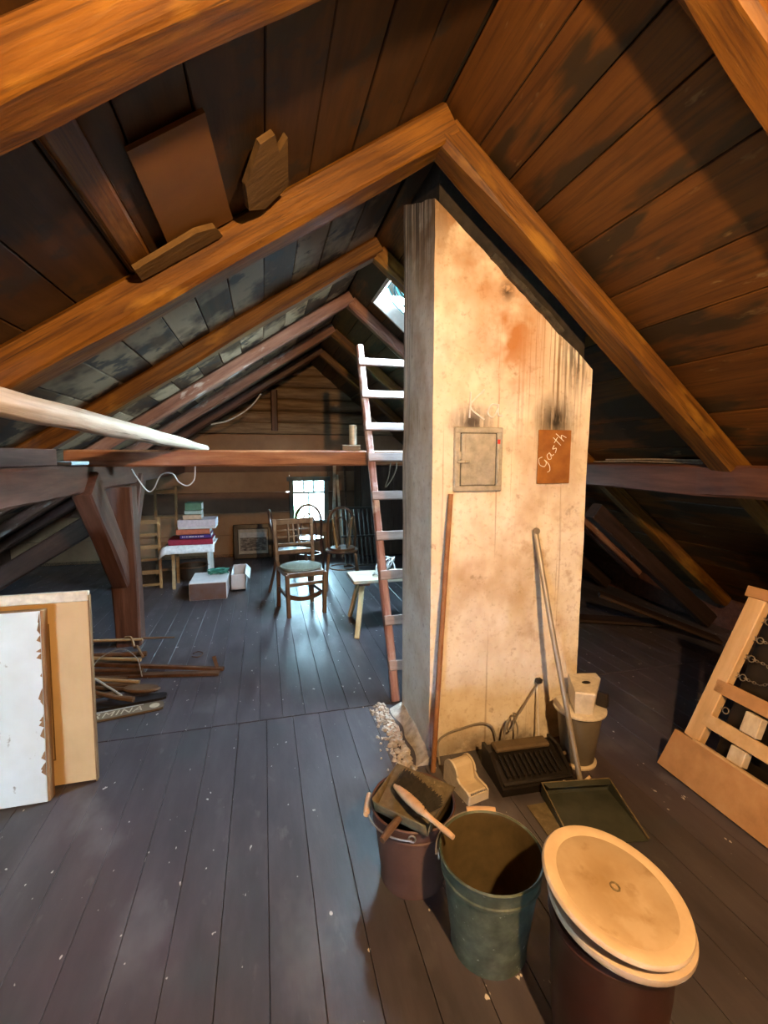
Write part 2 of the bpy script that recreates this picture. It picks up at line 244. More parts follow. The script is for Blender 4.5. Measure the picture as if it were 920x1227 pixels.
# ------------------------------------------------------------------ mesh helpers
def frame(d, up=(0, 0, 1)):
    d = Vector(d).normalized(); up = Vector(up)
    if abs(d.dot(up.normalized())) > .98: up = Vector((0, 1, 0))
    y = up.cross(d).normalized(); z = d.cross(y)
    return Matrix((d, y, z)).transposed()
def W(o):
    m = o.matrix_basis.copy()
    return m if o.parent is None else W(o.parent) @ o.matrix_parent_inverse @ m
class MB:
    def __init__(s): s.v = []; s.f = []
    def add(s, vs, fs):
        n = len(s.v); s.v += [tuple(v) for v in vs]; s.f += [tuple(i+n for i in f) for f in fs]; return s
    def box(s, c, size, R=None, bev=0.0):
        """box centred at c; R a 3x3 whose columns are the box axes; bev chamfers the edges along the longest axis"""
        c = Vector(c); R = R or Matrix.Identity(3); hx, hy, hz = size[0]/2, size[1]/2, size[2]/2
        if bev <= 0:
            vs = [c + R @ Vector((x*hx, y*hy, z*hz)) for x in (-1, 1) for y in (-1, 1) for z in (-1, 1)]
            return s.add(vs, [(0, 1, 3, 2), (4, 6, 7, 5), (0, 4, 5, 1), (2, 3, 7, 6), (0, 2, 6, 4), (1, 5, 7, 3)])
        b = min(bev, hx*.9, hy*.9, hz*.9)
        bm = bmesh.new(); bmesh.ops.create_cube(bm, size=1.0)
        for v in bm.verts: v.co = Vector((v.co.x*2*hx, v.co.y*2*hy, v.co.z*2*hz))
        bmesh.ops.bevel(bm, geom=bm.edges[:], offset=b, segments=1, affect='EDGES')
        bm.verts.index_update()
        vs = [c + R @ v.co for v in bm.verts]; fs = [[v.index for v in f.verts] for f in bm.faces]; bm.free()
        return s.add(vs, fs)
    def bar(s, a, b, w, h, up=(0, 0, 1), bev=0.0):
        a = Vector(a); b = Vector(b); return s.box((a+b)/2, ((b-a).length, w, h), frame(b-a, up), bev)
    def tube(s, pts, r, seg=8, cap=True, closed=False):
        pts = [Vector(p) for p in pts]; n = len(pts); rs = r if isinstance(r, (list, tuple)) else [r]*n
        base = len(s.v); ref = None
        for i, p in enumerate(pts):
            if closed: t = pts[(i+1) % n] - pts[i-1]
            else: t = pts[min(i+1, n-1)] - pts[max(i-1, 0)]
            t.normalize()
            if ref is None: ref = Vector((0, 0, 1)) if abs(t.z) < .9 else Vector((1, 0, 0))
            y = ref.cross(t)
            if y.length < 1e-5: y = t.orthogonal()
            y.normalize(); z = t.cross(y); ref = z
            for k in range(seg):
                a = 2*math.pi*k/seg; s.v.append(tuple(p + (y*math.cos(a) + z*math.sin(a))*rs[i]))
        m = n if closed else n-1
        for i in range(m):
            j = (i+1) % n
            for k in range(seg):
                l = (k+1) % seg; s.f.append((base+i*seg+k, base+i*seg+l, base+j*seg+l, base+j*seg+k))
        if cap and not closed:
            s.f.append(tuple(base+k for k in range(seg))[::-1]); s.f.append(tuple(base+(n-1)*seg+k for k in range(seg)))
        return s
    def lathe(s, prof, c=(0, 0, 0), seg=32, R=None, sx=1.0, sy=1.0, cap=False):
        c = Vector(c); R = R or Matrix.Identity(3); base = len(s.v); n = len(prof)
        for (r, z) in prof:
            for k in range(seg):
                a = 2*math.pi*k/seg; s.v.append(tuple(c + R @ Vector((r*math.cos(a)*sx, r*math.sin(a)*sy, z))))
        for i in range(n-1):
            for k in range(seg):
                l = (k+1) % seg; s.f.append((base+i*seg+k, base+i*seg+l, base+(i+1)*seg+l, base+(i+1)*seg+k))
        if cap and prof[0][0] > 1e-4: s.f.append(tuple(base+k for k in range(seg))[::-1])
        if cap and prof[-1][0] > 1e-4: s.f.append(tuple(base+(n-1)*seg+k for k in range(seg)))
        return s
    def prism(s, poly, fn, th, nrm):
        """poly: 2D points mapped by fn to 3D; extruded by th along nrm"""
        n = len(poly); nrm = Vector(nrm); a = [Vector(fn(*p)) for p in poly]; b = [p + nrm*th for p in a]
        return s.add(a+b, [tuple(range(n))[::-1], tuple(range(n, 2*n))] + [(i, (i+1) % n, n+(i+1) % n, n+i) for i in range(n)])
    def build(s, name, m, parent=None, smooth=False, mw=None):
        me = bpy.data.meshes.new(name); inv = mw.inverted() if mw is not None else None
        vs = s.v if inv is None else [tuple(inv @ Vector(v)) for v in s.v]
        me.from_pydata(vs, [], s.f)
        bm = bmesh.new(); bm.from_mesh(me); bmesh.ops.recalc_face_normals(bm, faces=bm.faces[:]); bm.to_mesh(me); bm.free()
        me.materials.append(m)
        if smooth:
            for p in me.polygons: p.use_smooth = True
            try: me.set_sharp_from_angle(angle=math.radians(40))
            except Exception: pass
        o = bpy.data.objects.new(name, me); COL.objects.link(o)
        if mw is not None: o.matrix_basis = mw
        if parent is not None: adopt(o, parent)
        return o
def adopt(o, p):
    o.parent = p; o.matrix_parent_inverse = W(p).inverted(); return o
def tag(o, label=None, cat=None, group=None, kind=None):
    for k, v in (('label', label), ('category', cat), ('group', group), ('kind', kind)):
        if v: o[k] = v
    return o
def thing(name, loc, label, cat, group=None, rz=0.0, kind=None):
    o = bpy.data.objects.new(name, None); COL.objects.link(o); o.empty_display_size = .1
    o.matrix_basis = Matrix.Translation(loc) @ Matrix.Rotation(rz, 4, 'Z')
    return tag(o, label, cat, group, kind)
def share(src, name, mw, parent):
    o = bpy.data.objects.new(name, src.data); COL.objects.link(o); o.matrix_basis = mw
    if parent: adopt(o, parent)
    return o
def timber(name, a, b, w, h, m, up=(0, 0, 1), jit=.006, cham=.014, seg=18, seed=0, parent=None, bow=0.0):
    """hewn beam from a to b (centre line); local X runs along it; w across, h along up"""
    a = Vector(a); b = Vector(b); Ln = (b-a).length; R = frame(b-a, up)
    mw = Matrix.Translation((a+b)/2) @ R.to_4x4(); vs = []; fs = []
    hw, hh = w/2, h/2
    sec = [(-hw+cham, -hh), (hw-cham, -hh), (hw, -hh+cham), (hw, hh-cham), (hw-cham, hh), (-hw+cham, hh), (-hw, hh-cham), (-hw, -hh+cham)]
    for i in range(seg+1):
        x = -Ln/2 + Ln*i/seg
        oy = bow*math.sin(math.pi*i/seg)
        for k, (y, z) in enumerate(sec):
            j = jit*noise.noise(Vector((x*1.9 + seed*7.1, k*1.3, seed))); j2 = jit*noise.noise(Vector((x*2.7 + seed*3.3, k*2.1+9, seed)))
            top = z > 0
            vs.append((x, y*(1 + (0 if top else 1)*j/hw) + j2*(0 if top else 1), z + (0 if top else j) + oy))
    n = 8
    for i in range(seg):
        for k in range(n):
            l = (k+1) % n; fs.append((i*n+k, i*n+l, (i+1)*n+l, (i+1)*n+k))
    fs.append(tuple(range(n))[::-1]); fs.append(tuple(seg*n+k for k in range(n)))
    mb = MB(); mb.v = vs; mb.f = fs
    me = bpy.data.meshes.new(name); me.from_pydata(vs, [], fs); me.materials.append(m)
    bm = bmesh.new(); bm.from_mesh(me); bmesh.ops.recalc_face_normals(bm, faces=bm.faces[:]); bm.to_mesh(me); bm.free()
    o = bpy.data.objects.new(name, me); COL.objects.link(o); o.matrix_basis = mw
    if parent: adopt(o, parent)
    return o
def smooth_path(pts, n=6):
    """Catmull-Rom through pts"""
    P = [Vector(p) for p in pts]; P = [P[0]*2-P[1]] + P + [P[-1]*2-P[-2]]; out = []
    for i in range(1, len(P)-2):
        for k in range(n):
            t = k/n; a, b, c, d = P[i-1:i+3]
            out.append(.5*((2*b) + (c-a)*t + (2*a-5*b+4*c-d)*t*t + (3*b-a-3*c+d)*t**3))
    out.append(P[-2]); return out

# ------------------------------------------------------------------ roof geometry
XR, ZR = .766, 3.058                               # ridge line on the underside of the boards
SL, SR = .645, .82                                 # slopes (dz/dx) left and right
def zl(x): return ZR - SL*(XR-x)                   # board underside, left slope
def zr(x): return ZR - SR*(x-XR)
PL, PR = .109, .100                                # rafter depth measured square to the slope
NL = Vector((-SL, 0, 1)).normalized(); NR = Vector((SR, 0, 1)).normalized()
Y0, Y1 = -2.3, 7.72                                # gables

# ------------------------------------------------------------------ floor
floor = tag(thing('floor', (0, 0, 0), None, None), kind='structure')
MB().box((.3, 2.71, -.06), (8.6, 10.1, .05)).build('subfloor', m_gap, floor)
def floor_run(x_from, x_to, x_ref, w, ya, yb):
    k0 = math.floor((x_from-x_ref)/w); k1 = math.ceil((x_to-x_ref)/w)
    src = None
    for k in range(k0, k1):
        xc = x_ref + (k+.5)*w; Lb = yb-ya-.003
        jy = 0.0
        if src is None:
            src = MB().box((0, 0, -.0125), (w-.0022, Lb, .025), bev=.0012).build('floorboard', m_floor)
            src.matrix_basis = Matrix.Translation((xc, (ya+yb)/2, 0)); adopt(src, floor)
        else: share(src, 'floorboard', Matrix.Translation((xc, (ya+yb)/2, -.0012*random.random())), floor)
floor_run(-3.75, 4.3, -.027, .1588, Y0, 2.785)
floor_run(-3.75, 4.3, .071, .1385, 2.788, Y1)

# ------------------------------------------------------------------ ceiling: boards on both slopes
ceiling = tag(thing('ceiling', (XR, 0, ZR), None, None), kind='structure')
SKY = (.935, 1.80, 3.42, 4.06)                     # skylight opening x0, x1, y0, y1
def slope_frame(side):
    d = Vector((1, 0, -SR)) if side > 0 else Vector((-1, 0, -SL))
    return d.normalized(), (NR if side > 0 else NL)
def roof_board(side, xa, xb, ya, yb, lift=0.0):
    zf = zr if side > 0 else zl; n = NR if side > 0 else NL
    a = Vector((xa, 0, zf(xa))); b = Vector((xb, 0, zf(xb))); d = (b-a); w = d.length - .005; d.normalize()
    R = Matrix((d, Vector((0, 1, 0)), n)).transposed()
    c = (a+b)/2 + n*(.0125+lift) + Vector((0, (ya+yb)/2, 0))
    mw = Matrix.Translation(c) @ R.to_4x4()
    mb = MB().box((0, 0, 0), (w, yb-ya-.004, .025), bev=.003)
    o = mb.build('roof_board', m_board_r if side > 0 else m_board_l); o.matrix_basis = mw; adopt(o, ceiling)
jr = [XR+.004, .935, 1.08, 1.22, 1.41, 1.63, 1.80, 2.00, 2.275, 2.48, 2.70, 2.95, 3.17, 3.42, 3.65, 3.9, 4.15, 4.5]
for i in range(len(jr)-1):
    lf = random.choice((0, .002, .005))
    if jr[i] >= SKY[0]-.001 and jr[i+1] <= SKY[1]+.001:
        roof_board(1, jr[i], jr[i+1], Y0, SKY[2], lf); roof_board(1, jr[i], jr[i+1], SKY[3], Y1, lf)
    else: roof_board(1, jr[i], jr[i+1], Y0, Y1, lf)
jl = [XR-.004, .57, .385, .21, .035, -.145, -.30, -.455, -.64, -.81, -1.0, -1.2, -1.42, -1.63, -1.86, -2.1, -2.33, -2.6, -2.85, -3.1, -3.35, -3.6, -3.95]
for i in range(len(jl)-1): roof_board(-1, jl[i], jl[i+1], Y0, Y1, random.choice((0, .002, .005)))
ul = MB()
def slab(side, xa, xb, ya, yb):
    zf = zr if side > 0 else zl; n = NR if side > 0 else NL
    a = Vector((xa, 0, zf(xa))); b = Vector((xb, 0, zf(xb))); d = b-a
    R = Matrix((d.normalized(), Vector((0, 1, 0)), n)).transposed()
    ul.box((a+b)/2 + n*.047 + Vector((0, (ya+yb)/2, 0)), (d.length, yb-ya, .03), R)
slab(-1, XR+.03, -4.1, Y0-.2, Y1+.2); slab(1, XR-.03, SKY[0], Y0-.2, Y1+.2); slab(1, SKY[1], 4.6, Y0-.2, Y1+.2)
slab(1, SKY[0], SKY[1], Y0-.2, SKY[2]); slab(1, SKY[0], SKY[1], SKY[3], Y1+.2)
ul.build('leak_block_slab', m_outer_cover, ceiling)  # slab added above the boards to stop sky light leaking through gaps
# low walls closing the eaves
MB().box((-3.70, 2.71, .15), (.3, 10.4, .5)).build('wall_left', m_darktimber)['kind'] = 'structure'
MB().box((4.3, 2.71, .15), (.3, 10.4, .5)).build('wall_right', m_darktimber)['kind'] = 'structure'

# ------------------------------------------------------------------ gables
wb = tag(thing('wall_back', (.2, Y1, 0), None, None), kind='structure')
WX0, WX1, WZ0, WZ1 = .40, 1.02, .52, 1.27
rows = [(0, .36, m_panel_l, 0), (.36, .71, m_panel_l, 0), (.71, 1.03, m_panel_shade, .006), (1.03, 1.36, m_panel_l, 0), (1.36, 1.56, m_panel_shade, .004), (1.56, 1.95, m_panel_l, 0)]  # darker rows paint shadow bands across the wall
for (za, zb, m, pr) in rows:
    xa, xb = -3.7, 4.2
    spans = [(xa, xb)] if zb <= WZ0 or za >= WZ1 else [(xa, WX0), (WX1, xb)]
    for (p, q) in spans:
        if za < WZ0 < zb or za < WZ1 < zb:
            pass
        MB().box(((p+q)/2, Y1+.02-pr/2, (za+zb)/2), (q-p-.004, .04+pr, zb-za-.004), bev=.003).build('panel', m, wb)
    if len(spans) == 2 and za < WZ0: MB().box(((WX0+WX1)/2, Y1+.02, (za+WZ0)/2), (WX1-WX0, .04, WZ0-za-.004)).build('panel', m, wb)
    if len(spans) == 2 and zb > WZ1: MB().box(((WX0+WX1)/2, Y1+.02, (zb+WZ1)/2), (WX1-WX0, .04, zb-WZ1-.004)).build('panel', m, wb)
timber('plate_beam', (-2.6, Y1-.05, 2.04), (3.2, Y1-.05, 2.04), .14, .17, m_logs, seed=3, parent=wb)
for i, z in enumerate((2.22, 2.41, 2.60, 2.79, 2.96)):
    hw = 1.9 - i*.28
    pts = [(.7-hw + 2*hw*k/10, Y1+.03, z + .008*math.sin(k*1.7+i)) for k in range(11)]
    mw = Matrix.Translation((.7, Y1+.03, z))
    MB().tube(pts, .098, 12).build('log', m_logs, wb, True)
    o = wb.children[-1]
MB().box((.25, Y1+.2, 1.6), (9, .05, .5)).box((.25, Y1+.2, 2.6), (9, .05, 1.6)).box((.25, Y1+.2, .2), (9, .05, .6)).box((-2.0, Y1+.2, .9), (4.7, .05, 1.0)).box((2.9, Y1+.2, .9), (3.7, .05, 1.0)).box((.25, Y1+.2, -.1), (9, .4, .3)).build('outer_skin', m_outer_cover, wb)
timber('wall_post', (.19, Y1-.12, 2.0), (.19, Y1-.12, 2.62), .10, .14, m_darktimber, up=(0, 1, 0), seed=5, parent=wb)
wf = tag(thing('wall_front', (.2, Y0, 0), None, None), kind='structure')
RW = (-2.85, -2.27, .22, .68)
for i in range(18):
    xa, xb = -3.7 + i*.45, -3.7 + (i+1)*.45
    if xb > RW[0]+.01 and xa < RW[1]-.01:
        MB().box(((xa+xb)/2, Y0-.02, RW[2]/2), (.449, .04, RW[2])).build('panel', m_darktimber, wf)
        MB().box(((xa+xb)/2, Y0-.02, (RW[3]+3.3)/2), (.449, .04, 3.3-RW[3])).build('panel', m_darktimber, wf)
    else: MB().box(((xa+xb)/2, Y0-.02, 1.65), (.449, .04, 3.3)).build('panel', m_darktimber, wf)

# ------------------------------------------------------------------ windows
w2 = tag(thing('window_1', (.71, Y1, WZ0), None, None), kind='structure')
fm = MB(); yw = Y1+.02
fm.box(((WX0+WX1)/2, yw-.01, WZ1-.03), (WX1-WX0+.08, .12, .07), bev=.005)
fm.box(((WX0+WX1)/2, yw-.03, WZ0+.02), (WX1-WX0+.12, .16, .05), bev=.005)
for x in (WX0+.03, WX1-.03): fm.box((x, yw-.01, (WZ0+WZ1)/2), (.07, .12, WZ1-WZ0-.06), bev=.005)
fm.build('window_frame', m_winframe, w2)
gx0, gx1, gz0, gz1 = WX0+.065, WX1-.065, WZ0+.045, WZ1-.065
zt = gz0 + (gz1-gz0)*.70
for x in (gx0+(gx1-gx0)/3, gx0+2*(gx1-gx0)/3): MB().box((x, yw, (zt+gz1)/2), (.026, .03, gz1-zt)).build('glazing_bar', m_winframe, w2)
MB().box(((gx0+gx1)/2, yw, zt), (gx1-gx0, .035, .036)).build('glazing_bar', m_winframe, w2)
MB().box(((gx0+gx1)/2, yw, (zt+gz0)/2), (.028, .03, zt-gz0)).build('glazing_bar', m_winframe, w2)
for i in range(3):
    a = gx0+(gx1-gx0)*i/3; b = gx0+(gx1-gx0)*(i+1)/3
    MB().box(((a+b)/2, yw+.004, (zt+gz1)/2), (b-a, .004, gz1-zt)).build('pane', m_glass, w2)
for i in range(2):
    a = gx0+(gx1-gx0)*i/2; b = gx0+(gx1-gx0)*(i+1)/2
    MB().box(((a+b)/2, yw+.004, (zt+gz0)/2), (b-a, .004, zt-gz0)).build('pane', m_glass, w2)
portal('window_portal', ((gx0+gx1)/2, Y1+.3, (gz0+gz1)/2), (math.radians(90), 0, math.radians(180)), gx1-gx0, gz1-gz0)
# skylight on the right slope
w1 = tag(thing('window_2', ((SKY[0]+SKY[1])/2, (SKY[2]+SKY[3])/2, zr((SKY[0]+SKY[1])/2)), None, None), kind='structure')
def onr(x, y, h): return Vector((x, y, zr(x))) + NR*h
def rrect(inset, rad, h, n=6):
    x0, x1, y0, y1 = SKY[0]+inset*.77, SKY[1]-inset*.77, SKY[2]+inset, SKY[3]-inset; out = []
    for (cx, cy, a0) in ((x1-rad*.77, y1-rad, 0), (x0+rad*.77, y1-rad, 90), (x0+rad*.77, y0+rad, 180), (x1-rad*.77, y0+rad, 270)):
        for k in range(n+1):
            a = math.radians(a0 + 90*k/n); out.append(onr(cx+rad*.77*math.cos(a), cy+rad*math.sin(a), h))
    return out
dR = Vector((1, 0, -SR)).normalized(); RR = Matrix((dR, Vector((0, 1, 0)), NR)).transposed()
lenx = (SKY[1]-SKY[0])*math.sqrt(1+SR*SR); mid = onr((SKY[0]+SKY[1])/2, (SKY[2]+SKY[3])/2, 0)
fr = MB()
for s in (-1, 1):
    fr.box(mid + Vector((0, s*((SKY[3]-SKY[2])/2-.012), 0)) + NR*.055, (lenx, .024, .13), RR)
    fr.box(mid + dR*s*(lenx/2-.012) + NR*.055, (.024, SKY[3]-SKY[2], .13), RR)
fr.build('skylight_frame', m_skyframe, w1)
for ins, rd, h in ((.035, .16, .10), (.075, .16, .13), (.115, .16, .16)):
    MB().tube(rrect(ins, rd, h), .007, 6, closed=True).build('rim', m_skyrim, w1, True)
pr_ = rrect(.03, .16, .12); pm = MB(); rings = [pr_, rrect(.08, .15, .16), rrect(.15, .1, .185)]
nv = len(pr_)
for r_ in rings: pm.v += [tuple(v) for v in r_]
for i in range(2):
    for k in range(nv): pm.f.append((i*nv+k, i*nv+(k+1) % nv, (i+1)*nv+(k+1) % nv, (i+1)*nv+k))
pm.f.append(tuple(2*nv+k for k in range(nv)))
pm.build('pane', m_glass, w1, True)
e = NR.to_track_quat('Z', 'Y').to_euler()
portal('skylight_portal', mid + NR*.25, e, 1.1, .62)

# window in the gable behind the photographer
w3 = tag(thing('window_3', (-2.57, Y0, RW[2]), None, None), kind='structure')
fr = MB(); rcx, rcz = (RW[0]+RW[1])/2, (RW[2]+RW[3])/2
for z in (RW[2]+.025, RW[3]-.025): fr.box((rcx, Y0-.02, z), (RW[1]-RW[0], .10, .05), bev=.004)
for x in (RW[0]+.025, rcx, RW[1]-.025): fr.box((x, Y0-.02, rcz), (.05, .10, RW[3]-RW[2]-.1), bev=.004)
fr.build('window_frame', m_winframe, w3)
for x in ((RW[0]+rcx)/2, (RW[1]+rcx)/2): MB().box((x, Y0-.02, rcz), ((RW[1]-RW[0])/2-.05, .004, RW[3]-RW[2]-.1)).build('pane', m_glass, w3)
portal('rear_window_portal', (rcx, Y0-.2, rcz), (math.radians(90), 0, 0), RW[1]-RW[0], RW[3]-RW[2])

# ------------------------------------------------------------------ rafters
def rafter(side, y, w, m, label, seed, xe=None, pd=None):
    n = NR if side > 0 else NL
    pd = pd or (PR if side > 0 else PL)
    zf = zr if side > 0 else zl
    xt = .83 if side > 0 else XR-.002
    xe = xe if xe is not None else (4.1 if side > 0 else -3.55)
    a = Vector((xt, y, zf(xt))) - n*(pd/2+.001); b = Vector((xe, y, zf(xe))) - n*(pd/2+.001)
    o = timber('rafter', a, b, w, pd, m, up=n, jit=.012, cham=.016, seg=40, seed=seed)
    return tag(o, label, 'rafter', 'roof rafters', 'structure')
rafter(-1, 1.02, .12, m_rafter, 'broad orange-brown rafter at the top, left slope, nearest of all', 1)
rafter(1, 1.02, .12, m_rafter, 'orange-brown rafter at the top right corner, right slope, nearest of all', 2)
rafter(-1, 2.05, .15, m_rafter, 'orange-lit rafter running left from the peak before the chimney', 3, pd=.140)
rafter(1, 2.055, .15, m_rafter, 'orange-lit rafter running right across the front of the chimney', 4, pd=.120)
rafter(-1, 3.26, .12, m_rafter, 'orange-brown rafter on the left slope, second behind the bright one', 5)
rafter(1, 3.27, .12, m_rafter, 'short visible brown rafter just before the skylight', 6)
rafter(-1, 4.30, .12, m_rafter_pale, 'reddish rafter with pale flaking patches on the left slope', 7)
rafter(1, 4.31, .11, m_rafter_pale, 'reddish rafter running right beneath the skylight', 8)
rafter(-1, 5.36, .12, m_rafter_pale, 'dark weathered rafter on the left slope, behind the flaking one', 9)
rafter(1, 5.37, .12, m_rafter, 'brown rafter behind the ladder top on the right slope', 10)
rafter(-1, 6.42, .12, m_darktimber, 'dark rafter before the gable on the left slope', 11)
rafter(1, 6.43, .12, m_rafter, 'small brown rafter before the gable on the right slope', 12)
rafter(-1, -.15, .12, m_rafter, 'rafter over the photographer on the left slope, outside the picture', 13)
rafter(1, -.14, .12, m_rafter, 'rafter over the photographer on the right slope, outside the picture', 14)

# ------------------------------------------------------------------ purlins, posts, braces, collar beams
PXL = -1.25
def struct(o, label, cat): return tag(o, label, cat, None, 'structure')
struct(timber('purlin', (PXL, Y0, 1.447), (PXL, Y1, 1.447), .18, .19, m_darktimber, jit=.008, seg=60, seed=21), 'dark stained beam running along the left on a post', 'beam')
PXR = 2.55
struct(timber('purlin', (PXR, Y0, 1.462), (PXR, Y1, 1.462), .18, .18, m_darktimber, jit=.014, seg=60, seed=22), 'dark cracked beam running along the right, behind the chimney', 'beam')
post = thing('post', (-1.15, 4.3, 0), 'dark stained wooden post with braces standing under the left beam', 'post', kind='structure')
timber('post_shaft', (-1.15, 4.3, 0), (-1.15, 4.3, 1.352), .20, .18, m_darktimber, up=(0, 1, 0), jit=.006, seg=14, seed=23, parent=post)
timber('brace', (-1.17, 4.26, .60), (-1.17, 3.56, 1.42), .13, .23, m_darktimber, up=(0, 1, 1), jit=.006, seg=10, seed=24, parent=post)
timber('brace', (-1.17, 4.34, .60), (-1.17, 4.98, 1.40), .11, .13, m_darktimber, up=(0, -1, 1), jit=.006, seg=10, seed=25, parent=post)
pr2 = thing('post', (2.5, .75, 0), 'dark post carrying the right beam, beside the leaning bed base', 'post', kind='structure')
timber('post_shaft', (2.5, .75, 0), (2.5, .75, 1.37), .16, .16, m_darktimber, up=(0, 1, 0), seg=10, seed=26, parent=pr2)
pr3 = thing('post', (2.5, 4.6, 0), 'dark post far under the right beam', 'post', kind='structure')
timber('post_shaft', (2.5, 4.6, 0), (2.5, 4.6, 1.37), .16, .16, m_darktimber, up=(0, 1, 0), seg=10, seed=27, parent=pr3)
pf = thing('post', (-1.25, .2, 0), 'dark post under the near end of the left beam', 'post', kind='structure')
timber('post_shaft', (-1.25, .2, 0), (-1.25, .2, 1.352), .16, .16, m_darktimber, up=(0, 1, 0), seg=10, seed=28, parent=pf)
struct(timber('collar_beam', (-1.30, 3.66, 1.588), (2.62, 3.66, 1.588), .11, .118, m_beam, jit=.008, seg=40, seed=31), 'orange-brown crossbeam spanning between the long beams, the ladder leaning on it', 'beam')
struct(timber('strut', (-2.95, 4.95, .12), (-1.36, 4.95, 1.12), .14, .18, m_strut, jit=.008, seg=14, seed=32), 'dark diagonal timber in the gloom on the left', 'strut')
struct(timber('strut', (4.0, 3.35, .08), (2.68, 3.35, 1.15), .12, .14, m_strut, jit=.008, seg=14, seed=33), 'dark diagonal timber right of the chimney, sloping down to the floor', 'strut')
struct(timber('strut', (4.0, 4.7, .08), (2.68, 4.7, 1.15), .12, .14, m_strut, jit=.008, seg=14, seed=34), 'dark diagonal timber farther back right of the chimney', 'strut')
struct(timber('batten', (-.40, 1.09, zl(-.40)-.016), (-.40, 1.965, zl(-.40)-.016), .09, .020, m_rafter, up=NL, jit=.005, seg=8, seed=35), 'brown batten running along the left slope between two rafters', 'batten')

# ------------------------------------------------------------------ chimney
CX0, CX1, CY0, CY1 = .81, 1.70, 2.19, 2.69
ch = thing('chimney', (1.255, 2.44, 0), 'tall cream plastered chimney with brown stains and soot, rising through the attic', 'chimney')
def ztop(x, d): return zr(x) - d
# plaster body: gridded front so that its edge is uneven
pb = MB(); nx, nz = 18, 40
def chv(x, y, t):
    zt_ = ztop(max(x, XR), .235 - .21*(y-CY0)/(CY1-CY0)) + .014*noise.noise(Vector((x*9, y*9, 2)))
    return Vector((x, y, zt_*t))
def wob(p, n): return p + n*(.007*noise.noise(p*2.3) + .003*noise.noise(p*9))
def face(fn, n, nu):
    base = len(pb.v)
    for j in range(nz+1):
        for i in range(nu+1): pb.v.append(tuple(wob(fn(i/nu, j/nz), n)))
    for j in range(nz):
        for i in range(nu): a = base + j*(nu+1)+i; pb.f.append((a, a+1, a+nu+2, a+nu+1))
face(lambda u, t: chv(CX0+(CX1-CX0)*u, CY0, t), Vector((0, -1, 0)), nx)
face(lambda u, t: chv(CX1, CY0+(CY1-CY0)*u, t), Vector((1, 0, 0)), 10)
face(lambda u, t: chv(CX1+(CX0-CX1)*u, CY1, t), Vector((0, 1, 0)), nx)
face(lambda u, t: chv(CX0, CY1+(CY0-CY1)*u, t), Vector((-1, 0, 0)), 10)
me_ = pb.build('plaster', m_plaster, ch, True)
bm = bmesh.new(); bm.from_mesh(me_.data); bmesh.ops.remove_doubles(bm, verts=bm.verts[:], dist=.016); bmesh.ops.recalc_face_normals(bm, faces=bm.faces[:]); bm.to_mesh(me_.data); bm.free()
for p in me_.data.polygons: p.use_smooth = True
try: me_.data.set_sharp_from_angle(angle=math.radians(50))
except Exception: pass
MB().prism([(CX0+.03, .1), (CX1-.03, .1), (CX1-.03, zr(CX1-.03)+.3), (CX0+.03, zr(CX0+.03)+.3)], lambda x, z: (x, CY0+.03, z), CY1-CY0-.06, (0, 1, 0)).build('brick_core', m_soot, ch)
fl = MB(); 
for i in range(9):
    a = i/9; b = (i+1)/9; x0 = 1.10+.40*a; x1 = 1.10+.40*b
    fl.bar((x0, CY0-.012, ztop(x0, .222)+.006*math.sin(i*2)), (x1, CY0-.012, ztop(x1, .222)+.006*math.sin(i*2+2)), .022, .026)
fl.build('flashing_strip', m_flash, ch)
# soot door
sd = thing('soot_door', (1.05, CY0-.012, 1.42), 'galvanised steel soot door with latch set in the chimney front', 'soot door')
Y_ = CY0-.012
def fx(x0, x1, z0, z1, y0, y1, name, m, parent, bev=.0): return MB().box(((x0+x1)/2, (y0+y1)/2, (z0+z1)/2), (x1-x0, abs(y1-y0), z1-z0), bev=bev).build(name, m, parent)
dx0, dx1, dz0, dz1 = .918, 1.180, 1.425, 1.745
fm = MB()
fm.box(((dx0+dx1)/2, Y_, dz1-.014), (dx1-dx0, .02, .028), bev=.004); fm.box(((dx0+dx1)/2, Y_, dz0+.014), (dx1-dx0, .02, .028), bev=.004)
for x in (dx0+.016, dx1-.016): fm.box((x, Y_, (dz0+dz1)/2), (.032, .02, dz1-dz0-.05), bev=.004)
fm.build('door_frame', m_galv, sd)
fx(dx0+.036, dx1-.038, dz0+.031, dz1-.031, Y_-.012, Y_+.006, 'door_leaf', m_galv, sd, .004)
fx(dx0+.028, dx1-.030, dz0+.024, dz1-.024, Y_-.002, Y_+.008, 'shadow_gap', m_flash, sd)
lt = fx(dx0+.012, dx0+.078, (dz0+dz1)/2-.018, (dz0+dz1)/2-.004, Y_-.024, Y_-.010, 'latch', m_galv, sd, .003)
fx(dx0+.014, dx0+.034, (dz0+dz1)/2, (dz0+dz1)/2+.04, Y_-.018, Y_-.008, 'catch', m_galv, lt, .003)
MB().tube([(dx1-.026, Y_-.012, dz0+.04), (dx1-.026, Y_-.012, dz1-.05)], .005, 8).build('hinge_pin', m_galv, sd)
fx(dx1-.034, dx1-.020, dz1-.082, dz1-.060, Y_-.020, Y_-.016, 'sticker', m_red, sd)
